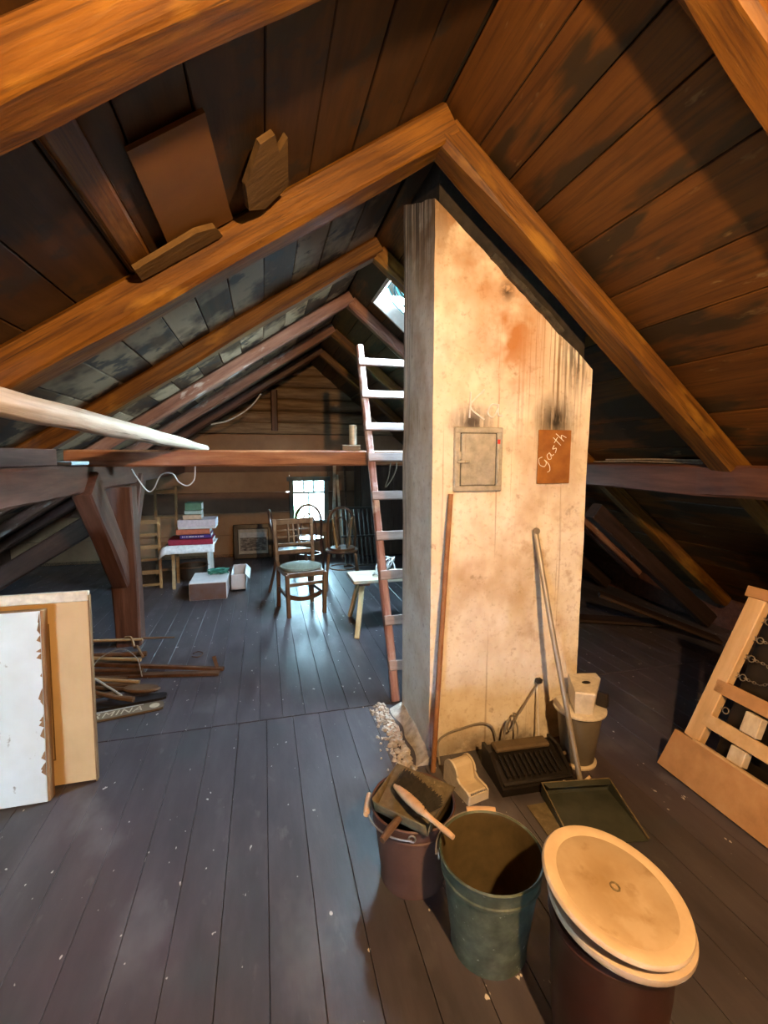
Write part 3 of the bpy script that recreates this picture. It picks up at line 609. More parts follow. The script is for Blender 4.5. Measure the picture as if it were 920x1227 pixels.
# rusty plate with chalk writing
rp = thing('rusty_plate', (1.49, CY0-.01, 1.46), 'rust-brown metal plate with chalk writing on the chimney front', 'plate')
fx(1.390, 1.585, 1.457, 1.738, CY0-.012, CY0-.004, 'plate_body', m_rust, rp, .003)
def ribbon(strokes, org, ux, uy, s, y, wdt, name, m, parent):
    mb = MB()
    for st in strokes:
        pts = smooth_path([(org[0]+(p[0]*ux[0]+p[1]*uy[0])*s, y, org[1]+(p[0]*ux[1]+p[1]*uy[1])*s) for p in st], 5) if len(st) > 2 else [Vector((org[0]+(p[0]*ux[0]+p[1]*uy[0])*s, y, org[1]+(p[0]*ux[1]+p[1]*uy[1])*s)) for p in st]
        mb.tube(pts, wdt, 5)
    return mb.build(name, m, parent)
LET = {'G': [[(.75, .85), (.4, 1.0), (.05, .6), (.2, .1), (.6, .15), (.7, .5), (.65, -.2), (.3, -.6), (.0, -.5)]],
       'a': [[(.5, .5), (.2, .55), (.0, .2), (.25, 0), (.5, .4)], [(.52, .55), (.5, .1), (.7, .05)]],
       's': [[(.45, .55), (.1, .45), (.4, .2), (.0, .0)]],
       't': [[(.2, 1.1), (.15, .0)], [(-.1, .7), (.5, .75)]],
       'h': [[(.0, 1.1), (.0, 0)], [(.0, .3), (.25, .55), (.4, .0)]],
       'K': [[(.1, 1.2), (.0, 0)], [(.8, 1.3), (.05, .55), (.75, -.1)]]}
import cmath
ang = math.radians(52); ux = (math.cos(ang), math.sin(ang)); uy = (-math.sin(ang), math.cos(ang))
strokes = []
for chh, ox in (('G', 0), ('a', 1.0), ('s', 1.9), ('t', 2.65), ('h', 3.3)):
    for st in LET[chh]: strokes.append([(p[0]+ox, p[1]) for p in st])
ribbon(strokes, (1.425, 1.535), ux, uy, .056, CY0-.013, .0020, 'chalk_writing', m_chalk, rp)
strokes = [st for st in LET['K']] + [[(p[0]*1.1+.95, p[1]*1.1) for p in st] for st in LET['a']]
ribbon(strokes, (1.0, 1.79), (1, .05), (-.05, 1), .105, CY0-.009, .0045, 'chalk_writing', m_chalk, ch)
# plaster rubble along the left foot of the chimney
rb = MB(); random.seed(11)
for i in range(240):
    t = random.random(); yb = 2.12+.66*t; d = .02+abs(random.gauss(0, .05)); r = .006+.020*random.random()*(1-min(1, d*5))
    c = Vector((.735-d, yb, r*.5)); n0 = len(rb.v); pts = []
    for k in range(6):
        a = k*math.pi/3; pts.append(c + Vector((r*math.cos(a)*random.uniform(.6, 1.3), r*math.sin(a)*random.uniform(.6, 1.3), -r*.5)))
    for k in range(6):
        a = k*math.pi/3; pts.append(c + Vector((r*.6*math.cos(a), r*.6*math.sin(a), r*random.uniform(.2, .7))))
    rb.add(pts, [tuple(range(6, 12))] + [(k, (k+1) % 6, 6+(k+1) % 6, 6+k) for k in range(6)])
tag(rb.build('plaster_rubble', m_rubble), 'pale crumbs of fallen plaster along the foot of the chimney', 'rubble', kind='stuff')
skirt = MB()
for i in range(24):
    ya = 2.14+.58*i/24; yb = 2.14+.58*(i+1)/24
    h0 = .05+.03*noise.noise(Vector((ya*6, 0, 4))); h1 = .05+.03*noise.noise(Vector((yb*6, 0, 4))); w0 = .07+.05*noise.noise(Vector((ya*5, 3, 1))); w1_ = .07+.05*noise.noise(Vector((yb*5, 3, 1)))
    x = .812
    skirt.add([(x, ya, 0), (x, yb, 0), (x, yb, h1), (x, ya, h0), (x-w0, ya, 0), (x-w1_, yb, 0)], [(0, 1, 2, 3), (3, 2, 5, 4), (0, 3, 4), (1, 5, 2), (0, 4, 5, 1)])
skirt.build('mortar_fillet', m_rubble, ch)

# ------------------------------------------------------------------ lamp (out of view, above right of the photographer)
BL = Vector((.55, -.42, 2.37))
lp = thing('pendant_lamp', (BL.x, BL.y, ZR-.06), 'bare bulb hanging on a cord under the ridge', 'lamp')
MB().tube([(BL.x, BL.y, ZR-.05), (BL.x, BL.y, BL.z+.10)], .004, 6).build('cord', m_lamp, lp)
MB().lathe([(.001, .11), (.018, .105), (.020, .05), (.016, .045), (.001, .045)], BL, 12).build('socket', m_lamp, lp, True)
MB().lathe([(.001, -.040), (.018, -.035), (.031, -.018), (.035, 0), (.029, .022), (.015, .044), (.001, .045)], BL, 14).build('bulb', m_bulb, lp, True)

# ------------------------------------------------------------------ things overhead and on the beams
pa, pb_ = Vector((-1.008, .80, 1.830)), Vector((-.465, 4.20, 1.666))
n_ = 14; pts = [pa.lerp(pb_, i/n_) + Vector((.004*math.sin(i*1.9), 0, .003*math.sin(i*2.3))) for i in range(n_+1)]
mwp = Matrix.Translation((pa+pb_)/2) @ frame(pb_-pa).to_4x4()
tag(MB().tube(pts, [.050-.024*(i/n_)**4 for i in range(n_+1)], 14).build('pole', m_pole, None, True, mwp), 'pale peeled round pole lying on the crossbeam at the left', 'pole')
def wood_block(name, a, b, w, h, m, label, cat, up=(0, 0, 1), seed=0, group=None):
    return tag(timber(name, a, b, w, h, m, up=up, jit=.004, cham=.006, seg=6, seed=seed), label, cat, group)
wood_block('timber_offcut', (-1.30, 2.60, 1.594), (-1.24, 3.22, 1.594), .09, .10, m_darktimber, 'dark timber offcut lying on the left beam', 'offcut', seed=41)
wood_block('plank_offcut', (-1.22, 3.28, 1.557), (-1.22, 3.58, 1.557), .16, .022, m_doorwhite, 'thin pale plank lying on the left beam by the post', 'plank', seed=42)
wood_block('plank_offcut', (-1.30, 3.86, 1.567), (-.92, 4.12, 1.590), .14, .02, m_darktimber, 'dark plank resting over the left beam behind the crossbeam', 'plank', seed=43)
# bark scraps, and a sheet for the lit roof boards, above the bright left rafter
def scrap(name, P, poly, ang, m, label, th=.02, tilt=.25):
    R = Matrix.Rotation(ang, 3, 'Y') @ Matrix.Rotation(tilt, 3, 'X')
    P = Vector(P); mb = MB().prism(poly, lambda x, y: P + R @ Vector((x, y, 0)), th, R @ Vector((0, 0, 1)))
    return tag(mb.build(name, m, None, False, Matrix.Translation(P) @ R.to_4x4()), label, 'board scrap')
aL = -math.atan(SL)
scrap('lit_board_sheet', (-.20, 1.66, zl(-.20)-.028), [(-.12, -.30), (.10, -.30), (.13, .18), (.14, .29), (-.12, .29)], aL, m_card_brown, 'brighter brown sheet standing for lit roof boards above the bright left rafter', .012, 0.0)
scrap('bark_scrap', (.045, 1.77, zl(.045)-.06), [(-.09, -.06), (-.02, -.20), (.035, -.20), (.05, -.11), (.085, -.15), (.09, .10), (-.02, .14), (-.09, .08)], aL-.10, m_bark, 'jagged piece of split bark board above the bright left rafter', .02, -.07)
scrap('bark_scrap', (-.24, 1.90, zl(-.24)-.065), [(-.20, -.04), (.05, -.06), (.12, -.03), (.14, .05), (-.20, .05)], aL, m_bark, 'low flat strip of bark board along the bright left rafter', .02, -.05)
# bundle of laths on the right beam
bd = thing('lath_bundle', (2.62, 2.55, 1.553), 'bundle of thin grey laths lying on the right beam', 'laths')
random.seed(5)
for i in range(14):
    x = 2.50 + .022*(i % 7); z = 1.560 + .016*(i//7) + .001*random.random()
    y0 = 2.16 + .05*random.random(); y1 = 2.98 + .2*random.random()
    pts = [(x, y0, z), (x+.003, (y0+y1)/2, z+.006), (x, y1, z)]
    MB().bar(pts[0], pts[1], .018, .010).bar(pts[1], pts[2], .018, .010).build('lath', m_laths, bd)
# hanging white cable at the left post
tag(MB().tube(smooth_path([(-1.02, 4.14, 1.50), (-.995, 4.14, 1.45), (-.92, 4.15, 1.325), (-.86, 4.1, 1.34), (-.78, 4.0, 1.455), (-.68, 3.9, 1.47), (-.62, 3.8, 1.41), (-.55, 3.73, 1.385), (-.50, 3.72, 1.43), (-.485, 3.70, 1.535)], 6), .005, 6).build('cable', m_cablewhite, None, True), 'thin white cable drooping in two loops under the crossbeam', 'cable')
tag(MB().tube(smooth_path([(-.62, 6.3, 2.00), (-.40, 6.34, 2.06), (-.15, 6.34, 2.22), (.0, 6.34, 2.40)], 6), .010, 6).build('cable', m_cablewhite, None, True), 'pale cable curving along a far left rafter', 'cable')

# ------------------------------------------------------------------ ladder
ld = thing('ladder', (.80, 2.78, 0), 'pinkish worn wooden ladder with flat rungs leaning beside the chimney', 'ladder')
l0, l1 = Vector((.800, 2.80, 0)), Vector((.795, 3.90, 2.50)); dl = (l1-l0)
zmax = 2.86
for dx in (0, .42): timber('rail', l0+Vector((dx, 0, 0)), l0+Vector((dx, 0, 0))+dl, .055, .055, m_ladder, up=(0, -1, .3), jit=.006, cham=.012, seg=14, seed=51+dx, parent=ld)
for k, z in enumerate((.205, .475, .76, 1.02, 1.30, 1.58, 1.815, 2.075, 2.345)):
    t = z/2.50; c = l0 + dl*t
    R = frame(dl, (1, 0, 0))
    nrm = Vector((0, -dl.z, dl.y)).normalized()
    MB().box(c + Vector((.21, 0, 0)) + nrm*.034, (.48, .065, .022), Matrix((Vector((1, 0, 0)), dl.normalized(), nrm)).transposed(), bev=.004).build('rung', m_rung, ld)

# ------------------------------------------------------------------ bench with cable coil
bn = thing('bench', (1.2, 4.2, 0), 'low scrubbed wooden bench with splayed legs behind the ladder', 'bench')
bt = MB().box((1.33, 4.24, .465), (1.14, .36, .035), bev=.006)
bt.build('seat', m_bench, bn)
for (xa, xb, ya, yb) in ((.86, .755, 4.14, 3.90), (.88, .80, 4.34, 4.50), (1.76, 1.86, 4.14, 3.98), (1.76, 1.86, 4.34, 4.5)):
    MB().bar((xa, ya, .45), (xb, yb, 0), .045, .035, bev=.006).build('leg', m_benchleg, bn)
MB().box((.87, 4.24, .435), (.10, .30, .03), bev=.004).build('cleat', m_darktimber, bn)
coil = []
for k in range(70):
    a = k*.55; r = .08+.02*math.sin(k*.9); coil.append((1.08+r*math.cos(a)*.8+.04*math.sin(k*.21), 4.16+r*math.sin(a)*.5, .50+.16*(.5+.5*math.sin(a*.97+k*.05))))
tag(MB().tube(smooth_path(coil, 3), .006, 5).build('cable_coil', m_cablewhite, None, True), 'tangled coil of white cable lying on the bench', 'cable')

# ------------------------------------------------------------------ chairs
def slat_chair(loc, rz, label):
    t = thing('wooden_chair', loc, label, 'chair', 'old chairs by the window', rz)
    T = W(t); B = lambda mb, n, m, sm=False, par=None: mb.build_local(n, m, t, sm) if False else _bl(mb, n, m, t, T, sm)
    w, d = .20, .20
    for sx in (-1, 1):
        B(MB().bar((sx*.195, -.195, .44), (sx*.185, -.20, 0), .04, .04, up=(0, 1, 0), bev=.006), 'leg', m_chairwood)
        mb = MB(); pts = [(sx*.185, .215, 0), (sx*.185, .195, .44), (sx*.195, .20, .5), (sx*.205, .27, .94)]
        for a, b in zip(pts[:-1], pts[1:]): mb.bar(a, b, .038, .034, up=(0, 1, 0), bev=.004)
        B(mb, 'leg', m_chairwood)
        B(MB().bar((sx*.19, -.18, .21), (sx*.185, .2, .21), .02, .035), 'stretcher', m_chairwood)
    fr_ = MB().box((0, 0, .425), (.40, .40, .055), bev=.008); B(fr_, 'seat_frame', m_chairwood)
    B(MB().lathe([(.001, -.012), (.20, -.012), (.215, .0), (.21, .018), (.15, .034), (.001, .04)], (0, 0, .462), 28, None, 1.0, .96), 'seat_pad', m_seat, True)
    B(MB().box((0, -.195, .33), (.37, .022, .035), bev=.003), 'front_rail', m_chairwood)
    cur = MB(); 
    for k in range(8):
        a, b = -1+2*k/8, -1+2*(k+1)/8
        cur.bar((a*.175, -.12, .20-.045*(1-a*a)), (b*.175, -.12, .20-.045*(1-b*b)), .02, .045)
    B(cur, 'curved_stretcher', m_chairwood)
    def bp(z): return .20 + (z-.5)*.07/.44
    for z, h in ((.905, .062), (.665, .028), (.585, .045)): B(MB().box((0, bp(z), z), (.38, .022, h), bev=.004), 'back_rail', m_chairwood)
    for x in (-.055, 0, .055): B(MB().bar((x, bp(.67), .675), (x, bp(.88), .88), .018, .014), 'back_slat', m_chairwood)
    for z in (.745, .815): B(MB().bar((-.19, bp(z)+.006, z), (.19, bp(z)+.006, z), .010, .014), 'back_bar', m_chairwood)
    return t
def _bl(mb, name, m, t, T, sm=False):
    mb.v = [tuple(T @ Vector(v)) for v in mb.v]
    return mb.build(name, m, t, sm, T)
slat_chair((.345, 4.83, 0), math.radians(12), 'brown wooden chair with slatted back and grey-green seat pad, foremost of the chairs')
def arch_chair(loc, rz, label, m=None):
    m = m or m_chairdark
    t = thing('bentwood_chair', loc, label, 'chair', 'old chairs by the window', rz); T = W(t)
    B = lambda mb, n, mm=m, sm=True: _bl(mb, n, mm, t, T, sm)
    for sx in (-1, 1): B(MB().tube([(sx*.16, -.17, .44), (sx*.185, -.20, .2), (sx*.19, -.215, 0)], [.018, .016, .012], 8), 'leg')
    arch = [(-.20, .26, 0), (-.18, .20, .25), (-.165, .17, .45), (-.175, .20, .68), (-.15, .23, .84), (-.08, .245, .93), (0, .25, .955), (.08, .245, .93), (.15, .23, .84), (.175, .20, .68), (.165, .17, .45), (.18, .20, .25), (.20, .26, 0)]
    B(MB().tube(smooth_path(arch, 5), .017, 8), 'back_hoop')
    B(MB().tube(smooth_path([(-.10, .17, .45), (-.10, .205, .66), (-.05, .225, .80), (0, .23, .83), (.05, .225, .80), (.10, .205, .66), (.10, .17, .45)], 5), .011, 8), 'inner_hoop')
    B(MB().lathe([(.001, -.015), (.185, -.015), (.20, 0), (.195, .016), (.16, .010), (.001, .006)], (0, 0, .455), 28), 'seat')
    B(MB().tube([(.155*math.cos(a*math.pi/10), .155*math.sin(a*math.pi/10), .24) for a in range(20)], .009, 6, closed=True), 'ring_stretcher')
    return t
arch_chair((.30, 5.74, 0), math.radians(86), 'dark bentwood chair seen edge-on, leftmost of the chairs')
arch_chair((.60, 6.55, 0), math.radians(172), 'dark bentwood chair behind the slatted chair, before the window')
arch_chair((.91, 5.62, 0), math.radians(-8), 'bentwood chair right of the window with an upturned stool on its seat', m_chairwood)
st = thing('stool', (.91, 5.57, .475), 'small round stool upturned on the seat of a bentwood chair', 'stool')
MB().lathe([(.001, .0), (.15, .0), (.155, .012), (.15, .028), (.001, .028)], (.91, 5.57, .474), 24).build('seat', m_chairwood, st, True)
for k in range(4):
    a = k*math.pi/2 + .5
    MB().tube([(.91+.09*math.cos(a), 5.57+.09*math.sin(a), .50), (.91+.15*math.cos(a), 5.57+.15*math.sin(a), .86)], [.016, .011], 8).build('leg', m_stickdark if k % 2 else m_frames, st, True)
# clutter round the window
def leaning(name, a, b, w, h, m, label, cat, group=None):
    o = MB().bar(a, b, w, h, up=(0, 1, 0), bev=.003).build(name, m); return tag(o, label, cat, group)
leaning('lath', (1.05, 7.30, 0), (1.13, 7.66, 1.48), .05, .018, m_bench, 'pale lath leaning right of the gable window', 'lath')
leaning('lath', (1.20, 7.30, 0), (1.17, 7.66, 1.30), .04, .018, m_bench, 'shorter pale lath leaning right of the gable window', 'lath')
leaning('lath', (1.31, 7.40, 0), (1.29, 7.66, 1.56), .03, .02, m_stickdark, 'dark lath leaning right of the pale laths', 'lath')
cb = thing('cupboard', (1.9, 7.35, 0), 'dark wooden cupboard standing against the gable behind the ladder', 'cupboard')
MB().box((1.95, 7.38, .78), (1.0, .5, 1.5), bev=.01).build('body', m_darkwood, cb)
for x in (1.70, 2.20): MB().box((x, 7.12, .76), (.46, .02, 1.38), bev=.004).build('door', m_darkwood, cb)
MB().box((1.95, 7.36, 1.55), (1.06, .56, .04), bev=.008).build('cornice', m_darkwood, cb)
rk = thing('slatted_rack', (1.30, 6.5, 0), 'dark slatted panel leaning against the cupboard behind the chairs', 'rack')
for k in range(9):
    x = 1.12 + k*.065; MB().bar((x, 6.55, .03), (x+.01, 6.99, .82), .018, .016, up=(0, 1, 0)).build('slat', m_rack, rk)
for y, z in ((6.55, .03), (6.77, .42), (6.99, .82)): MB().bar((1.08, y-.015, z), (1.68, y-.015, z), .03, .03).build('rail', m_rack, rk)
wood_block('timber_offcut', (.74, 3.67, 1.668), (.60, 3.67, 1.668), .10, .042, m_laths, 'pale wooden block lying on the crossbeam by the ladder', 'block', seed=44)
tag(MB().lathe([(.001, 0), (.030, 0), (.031, .15), (.026, .155), (.026, .02), (.001, .02)], (.69, 3.67, 1.690), 16).build('tin_can', m_galv, None, True), 'grey tin standing on the wooden block on the crossbeam', 'tin')
# hanging wire behind the ladder
tag(MB().tube(smooth_path([(.98, 3.60, 1.55), (.96, 3.58, 1.45), (.93, 3.57, 1.36), (.98, 3.57, 1.42), (1.02, 3.58, 1.5), (1.03, 3.60, 1.55)], 6), .005, 5).build('wire', m_laths, None, True), 'loop of pale wire hanging from the crossbeam behind the ladder', 'wire')

# ------------------------------------------------------------------ books, table, boxes, picture
tb = thing('side_table', (-.92, 6.2, 0), 'small table under a white cloth, stacked with books', 'table')
MB().box((-.88, 6.14, .515), (.50, .38, .03), bev=.004).build('table_top', m_bench, tb)
for sx, sy, m in ((-1, -1, m_stickpale), (1, -1, m_doorwhite), (-1, 1, m_stickpale), (1, 1, m_doorwhite)):
    MB().bar((-.88+sx*.20, 6.14+sy*.14, .5), (-.88+sx*.21, 6.14+sy*.15, 0), .035, .035, up=(0, 1, 0)).build('leg', m, tb)
def cloth():
    mb = MB(); n = 16; X0, X1, Ya, Yb = -1.22, -.60, 5.86, 6.36; vs = []
    for j in range(n+1):
        for i in range(n+1):
            x = X0+(X1-X0)*i/n; y = Ya+(Yb-Ya)*j/n
            ex = max(0, (-1.16)-x, x-(-.60)); ey = max(0, 5.91-y)
            z = .537 - 1.0*ex - 1.6*ey + (.012*noise.noise(Vector((x*9, y*9, 1))) if ex+ey > 0 else .002)
            vs.append((x + .02*noise.noise(Vector((y*7, 2, x))) * (ex > 0), y, z))
    fs = [(j*(n+1)+i, j*(n+1)+i+1, (j+1)*(n+1)+i+1, (j+1)*(n+1)+i) for j in range(n) for i in range(n)]
    mb.add(vs, fs); o = mb.build('cloth', m_cloth, None, True)
    md = o.modifiers.new('thickness', 'SOLIDIFY'); md.thickness = .004; md.offset = 1; return o
tag(cloth(), 'white cloth spread over the small table with its corner hanging', 'cloth')
def book(x0, x1, y0, y1, z0, z1, c, label, cat='book', rz=0.0, edge=True):
    nm = 'cover_%d' % len(MATS)
    m = plain('book_cover_' + str(len(MATS)), c, .5)
    cx_, cy_ = (x0+x1)/2, (y0+y1)/2
    t = thing('book' if cat == 'book' else 'game_box', (cx_, cy_, z0), label, cat, 'pile on the small table', rz); T = W(t); h = z1-z0; w = x1-x0; d = y1-y0
    if cat == 'book':
        _bl(MB().box((0, 0, .0025), (w, d, .004)).box((0, 0, h-.0035), (w, d, .004)).box((0, -d/2+.003, h/2), (w, .006, h-.002)), 'cover', m, t, T)
        _bl(MB().box((0, .003, h/2), (w-.012, d-.010, h-.012)), 'pages', m_card, t, T)
    else:
        _bl(MB().box((0, 0, h*.32), (w-.008, d-.008, h*.62)), 'base', m_card, t, T); _bl(MB().box((0, 0, h*.62), (w, d, h*.74), bev=.003), 'lid', m, t, T)
    return t
b1 = book(-1.12, -.62, 5.93, 6.28, .545, .615, (.30, .02, .05), 'crimson book at the bottom of the pile on the small table')
b2 = book(-.99, -.64, 5.95, 6.24, .616, .668, (.06, .03, .19), 'dark purple book with pale lettering on its spine in the pile')
mb = MB(); random.seed(3); x = -.965
while x < -.72:
    w = random.uniform(.008, .022); mb.box((x+w/2, 5.9492, .642), (w, .0016, .014)); x += w+random.choice((.004, .004, .012))
mb.build('spine_print', m_card, b2)
book(-1.03, -.65, 5.94, 6.26, .669, .733, (.45, .13, .07), 'orange-red book in the middle of the pile on the small table')
bx = book(-1.01, -.58, 5.94, 6.27, .734, .846, (.62, .56, .62), 'white flat game box with pinkish print in the pile', 'box')
book(-.95, -.74, 5.96, 6.22, .848, .905, (.55, .40, .28), 'pale tan book above the white box')
book(-.93, -.74, 5.97, 6.20, .906, .955, (.38, .50, .46), 'pale teal book near the top of the pile')
book(-.92, -.735, 5.97, 6.20, .956, 1.045, (.10, .22, .14), 'green book on the very top of the pile')
c1 = thing('carton', (-.64, 5.68, 0), 'white carton with a faded brown printed front on the floor', 'box')
MB().box((-.64, 5.68, .10), (.40, .50, .20), bev=.004).build('carton_body', m_card, c1)
MB().box((-.64, 5.4285, .097), (.385, .003, .185)).build('printed_front', m_carton_print, c1)
c2 = thing('carton', (-.36, 5.98, 0), 'open white carton right behind the printed one', 'box')
om = MB(); om.box((-.33, 6.0, .01), (.17, .56, .02))
for x in (-.41, -.25): om.box((x, 6.0, .10), (.008, .56, .20))
for y in (5.724, 6.276): om.box((-.33, y, .10), (.17, .008, .20))
om.build('carton_body', m_card, c2)
MB().bar((-.25, 6.0, .20), (-.20, 6.0, .14), .54, .005).build('flap', m_card, c2)
gp = []; random.seed(9)
for k in range(40): gp.append((-.56+.10*math.sin(k*1.3)+random.uniform(-.03, .03), 5.80+.08*math.cos(k*1.9), .212+.045*abs(math.sin(k*.8))))
tag(MB().tube(smooth_path(gp, 3), .007, 5).build('netting', m_greenfoil, None, True), 'crumpled green netting on top of the white carton', 'netting')
pc = thing('framed_picture', (-.185, 7.55, 0), 'dark framed old landscape picture leaning on the gable wall', 'picture')
Rp = Matrix.Rotation(math.radians(-8), 3, 'X'); O = Vector((-.185, 7.52, .004))
pp = lambda x, y, z: O + Rp @ Vector((x, y, z))
fmx = MB()
for z in (.038, .502): fmx.box(pp(0, 0, z), (.60, .035, .076), Rp, bev=.008)
for x in (-.262, .262): fmx.box(pp(x, 0, .27), (.076, .035, .54), Rp, bev=.008)
fmx.build('picture_frame', m_frame, pc)
MB().box(pp(0, .008, .27), (.50, .012, .44), Rp).build('mount', m_mount, pc)
MB().box(pp(0, .0, .225), (.40, .004, .21), Rp).build('print', m_photo, pc)
MB().box(pp(0, .0, .37), (.40, .004, .08), Rp).build('print_sky', m_photosky, pc)
# wooden chair frames stacked left of the table
def ladder_frame(loc, w, h, n, rz, label, lean):
    t = thing('chair_frame', loc, label, 'chair frame', 'wooden frames by the left wall', rz); T = W(t)
    for sx in (-1, 1): _bl(MB().bar((sx*w/2, 0, 0), (sx*w/2, lean, h), .035, .03, up=(0, 1, 0), bev=.004), 'stile', m_frames, t, T)
    for k in range(n):
        z = h*(.06+.88*k/(n-1)); _bl(MB().bar((-w/2, lean*z/h, z), (w/2, lean*z/h, z), .022, .05 if k % 2 else .03), 'rail', m_frames, t, T)
    return t
ladder_frame((-1.47, 6.05, 0), .44, .86, 6, math.radians(6), 'golden-brown wooden slatted frame standing left of the small table', .12)
ladder_frame((-1.30, 6.75, 0), .26, 1.20, 4, 0, 'taller narrow golden-brown frame behind the slatted one', .15)
bk = thing('basket', (-.98, 6.50, 0), 'dark low basket on the floor behind the small table', 'basket')
MB().lathe([(.001, .0), (.16, .0), (.19, .16), (.18, .17), (.155, .02), (.001, .02)], (-.95, 6.52, 0), 20).build('basket_body', m_rack, bk, True)
MB().lathe([(.185, .158), (.196, .165), (.185, .175), (.175, .165)], (-.95, 6.52, 0), 20).build('basket_rim', m_stickdark, bk, True)

# ------------------------------------------------------------------ leaning doors at the left
def leaning_board(name, x0, x1, yb, yt, z1, th, m, label, cat):
    a = math.atan2(yt-yb, z1); R = Matrix.Rotation(-a, 3, 'X'); h = math.hypot(z1, yt-yb)
    t = thing(name, ((x0+x1)/2, yb, 0), label, cat)
    P = lambda x, y, z: Vector((0, yb, 0)) + R @ Vector((x, y, z))
    return t, P, R, h
t, P, R, h = leaning_board('white_door', -1.85, -1.01, 2.325, 2.41, .895, .028, m_doorwhite, 'white painted cupboard door with chipped edges leaning in front at the left', 'door')
MB().box(P(-1.435, .006, h/2+.001), (.834, .006, h-.008), R).build('painted_face', m_doorwhite, t)
dv = MB(); 
MB().box(P(-1.43, .034, h/2+.001), (.846, .050, h-.002), R, bev=.003).build('bare_core', m_dooredge, t)
random.seed(17); cp = MB()
for k in range(16):
    z = random.uniform(.1, .85); w_ = random.uniform(.006, .022); hh_ = random.uniform(.012, .05)
    cp.prism([(-w_, 0), (0, -hh_*.4), (0, hh_), (-w_*.4, hh_*.7)], lambda x, zz: P(-1.018+x, .0028, z+zz), .0012, R @ Vector((0, -1, 0)))
cp.build('paint_chips', m_dooredge, t)
t, P, R, h = leaning_board('ochre_panel', -1.75, -.845, 2.43, 2.50, .95, .03, m_yellow, 'ochre yellow door panel with grooved moulding leaning behind the white door', 'door')
MB().box(P(-1.297, .014, h/2-.020), (.895, .022, h-.058), R).build('panel_face', m_yellow, t)
MB().box(P(-1.297, .016, h-.024), (.902, .034, .048), R, bev=.004).build('top_edge', m_creamtop, t)
MB().box(P(-.8455, .018, h/2-.01), (.006, .030, h-.022), R).build('side_edge', m_dooredge, t)
gv = MB()
for (xa, xb, za, zb) in ((-1.62, -1.02, .80, .806), (-1.62, -1.02, .135, .141), (-1.022, -1.016, .135, .806), (-1.622, -1.616, .135, .806)):
    gv.box(P((xa+xb)/2, .002, (za+zb)/2), (xb-xa, .004, zb-za), R)
gv.build('groove', m_groove, t)
MB().box(P(-1.32, .002, .47), (.58, .007, .645), R, bev=.002).build('raised_field', m_yellow, t)

# ------------------------------------------------------------------ heap of sticks and skis on the floor
def rod(name, pts, r, m, label, cat, seg=8, group='sticks heaped on the floor'):
    p = [Vector(q) for q in pts]; mw = Matrix.Translation(p[0]) @ frame(p[-1]-p[0]).to_4x4()
    return tag(MB().tube(p, r, seg).build(name, m, None, True, mw), label, cat, group)
ir = thing('iron_bar', (-.8, 3.66, 0), 'long rusty iron bar with an upright hook at its end', 'bar', 'sticks heaped on the floor')
MB().bar((-1.42, 3.83, .05), (-.33, 3.53, .022), .03, .022).build('bar', m_iron, ir)
MB().bar((-1.25, 3.66, .012), (-.36, 3.49, .012), .05, .02).build('lower_bar', m_iron, ir)
MB().bar((-.375, 3.54, .02), (-.40, 3.56, .115), .025, .012, up=(0, 1, 0)).build('hook', m_iron, ir)
rod('stick', [(-1.5, 4.10, .13), (-.99, 4.02, .125)], .011, m_stickpale, 'pale thin stick at the back of the heap by the post', 'stick')
rod('stick', [(-1.02, 4.12, .10), (-.77, 4.14, .075)], [.010, .006], m_stickdark, 'thin dark stick poking right from behind the post', 'stick')
rod('stick', [(-1.5, 3.84, .11), (-.93, 3.70, .085)], .013, m_stickpale, 'pale straight stick lying over the iron bar', 'stick')
rod('stick', [(-1.45, 3.52, .10), (-.87, 3.38, .06)], .012, m_stickpale, 'bamboo-coloured stick in the middle of the heap', 'stick')
rod('stick', [(-1.4, 3.62, .04), (-.98, 3.50, .035)], .018, m_stickdark, 'thick dark stick under the bamboo-coloured one', 'stick')
rod('tool_handle', [(-1.30, 3.34, .105), (-.95, 3.18, .06), (-.85, 3.15, .050)], [.013, .014, .018], m_stickdark, 'dark rounded tool handle lying across the skis', 'handle')
rod('stick', [(-1.5, 3.98, .05), (-.95, 3.95, .03)], .022, m_iron, 'reddish-brown pole at the foot of the post', 'stick')
rod('stick', [(-1.5, 3.90, .035), (-.98, 3.86, .022)], .02, m_stickdark, 'dark round stick beside the reddish-brown pole', 'stick')
rod('stick', [(-1.5, 3.72, .06), (-.90, 3.60, .045)], .016, m_iron, 'rusty round bar between the pale sticks of the heap', 'stick')
rod('stick', [(-1.35, 3.46, .03), (-.90, 3.44, .026)], .020, m_stickdark, 'short thick dark stick beneath the wooden paddle', 'stick')
rod('tool_handle', [(-1.45, 3.24, .030), (-1.1, 3.27, .040), (-.98, 3.285, .045)], [.012, .013, .018], m_stickdark, 'dark knobbed tool handle behind the skis', 'handle')
pd_ = thing('wooden_paddle', (-.86, 3.36, 0), 'short wooden paddle with a rounded blade at the front of the heap', 'paddle', 'sticks heaped on the floor')
MB().tube([(-1.25, 3.42, .05), (-.95, 3.33, .045)], .013, 8).build('paddle_handle', m_stickdark, pd_, True)
MB().lathe([(.001, -.012), (.9, -.011), (1.0, 0), (.9, .011), (.001, .012)], (-.84, 3.305, .045), 20, Matrix.Rotation(-.25, 3, 'Z') @ Matrix.Diagonal((.13, .05, 1)).to_3x3()).build('paddle_blade', m_stickdark, pd_, True)
rod('strap', smooth_path([(-1.12, 4.03, .15), (-1.06, 3.98, .16), (-1.03, 3.93, .10), (-.99, 3.86, .13), (-.95, 3.78, .11), (-.92, 3.72, .10)], 4), .010, m_strap, 'pale leather strap draped over the heap', 'strap', 6)
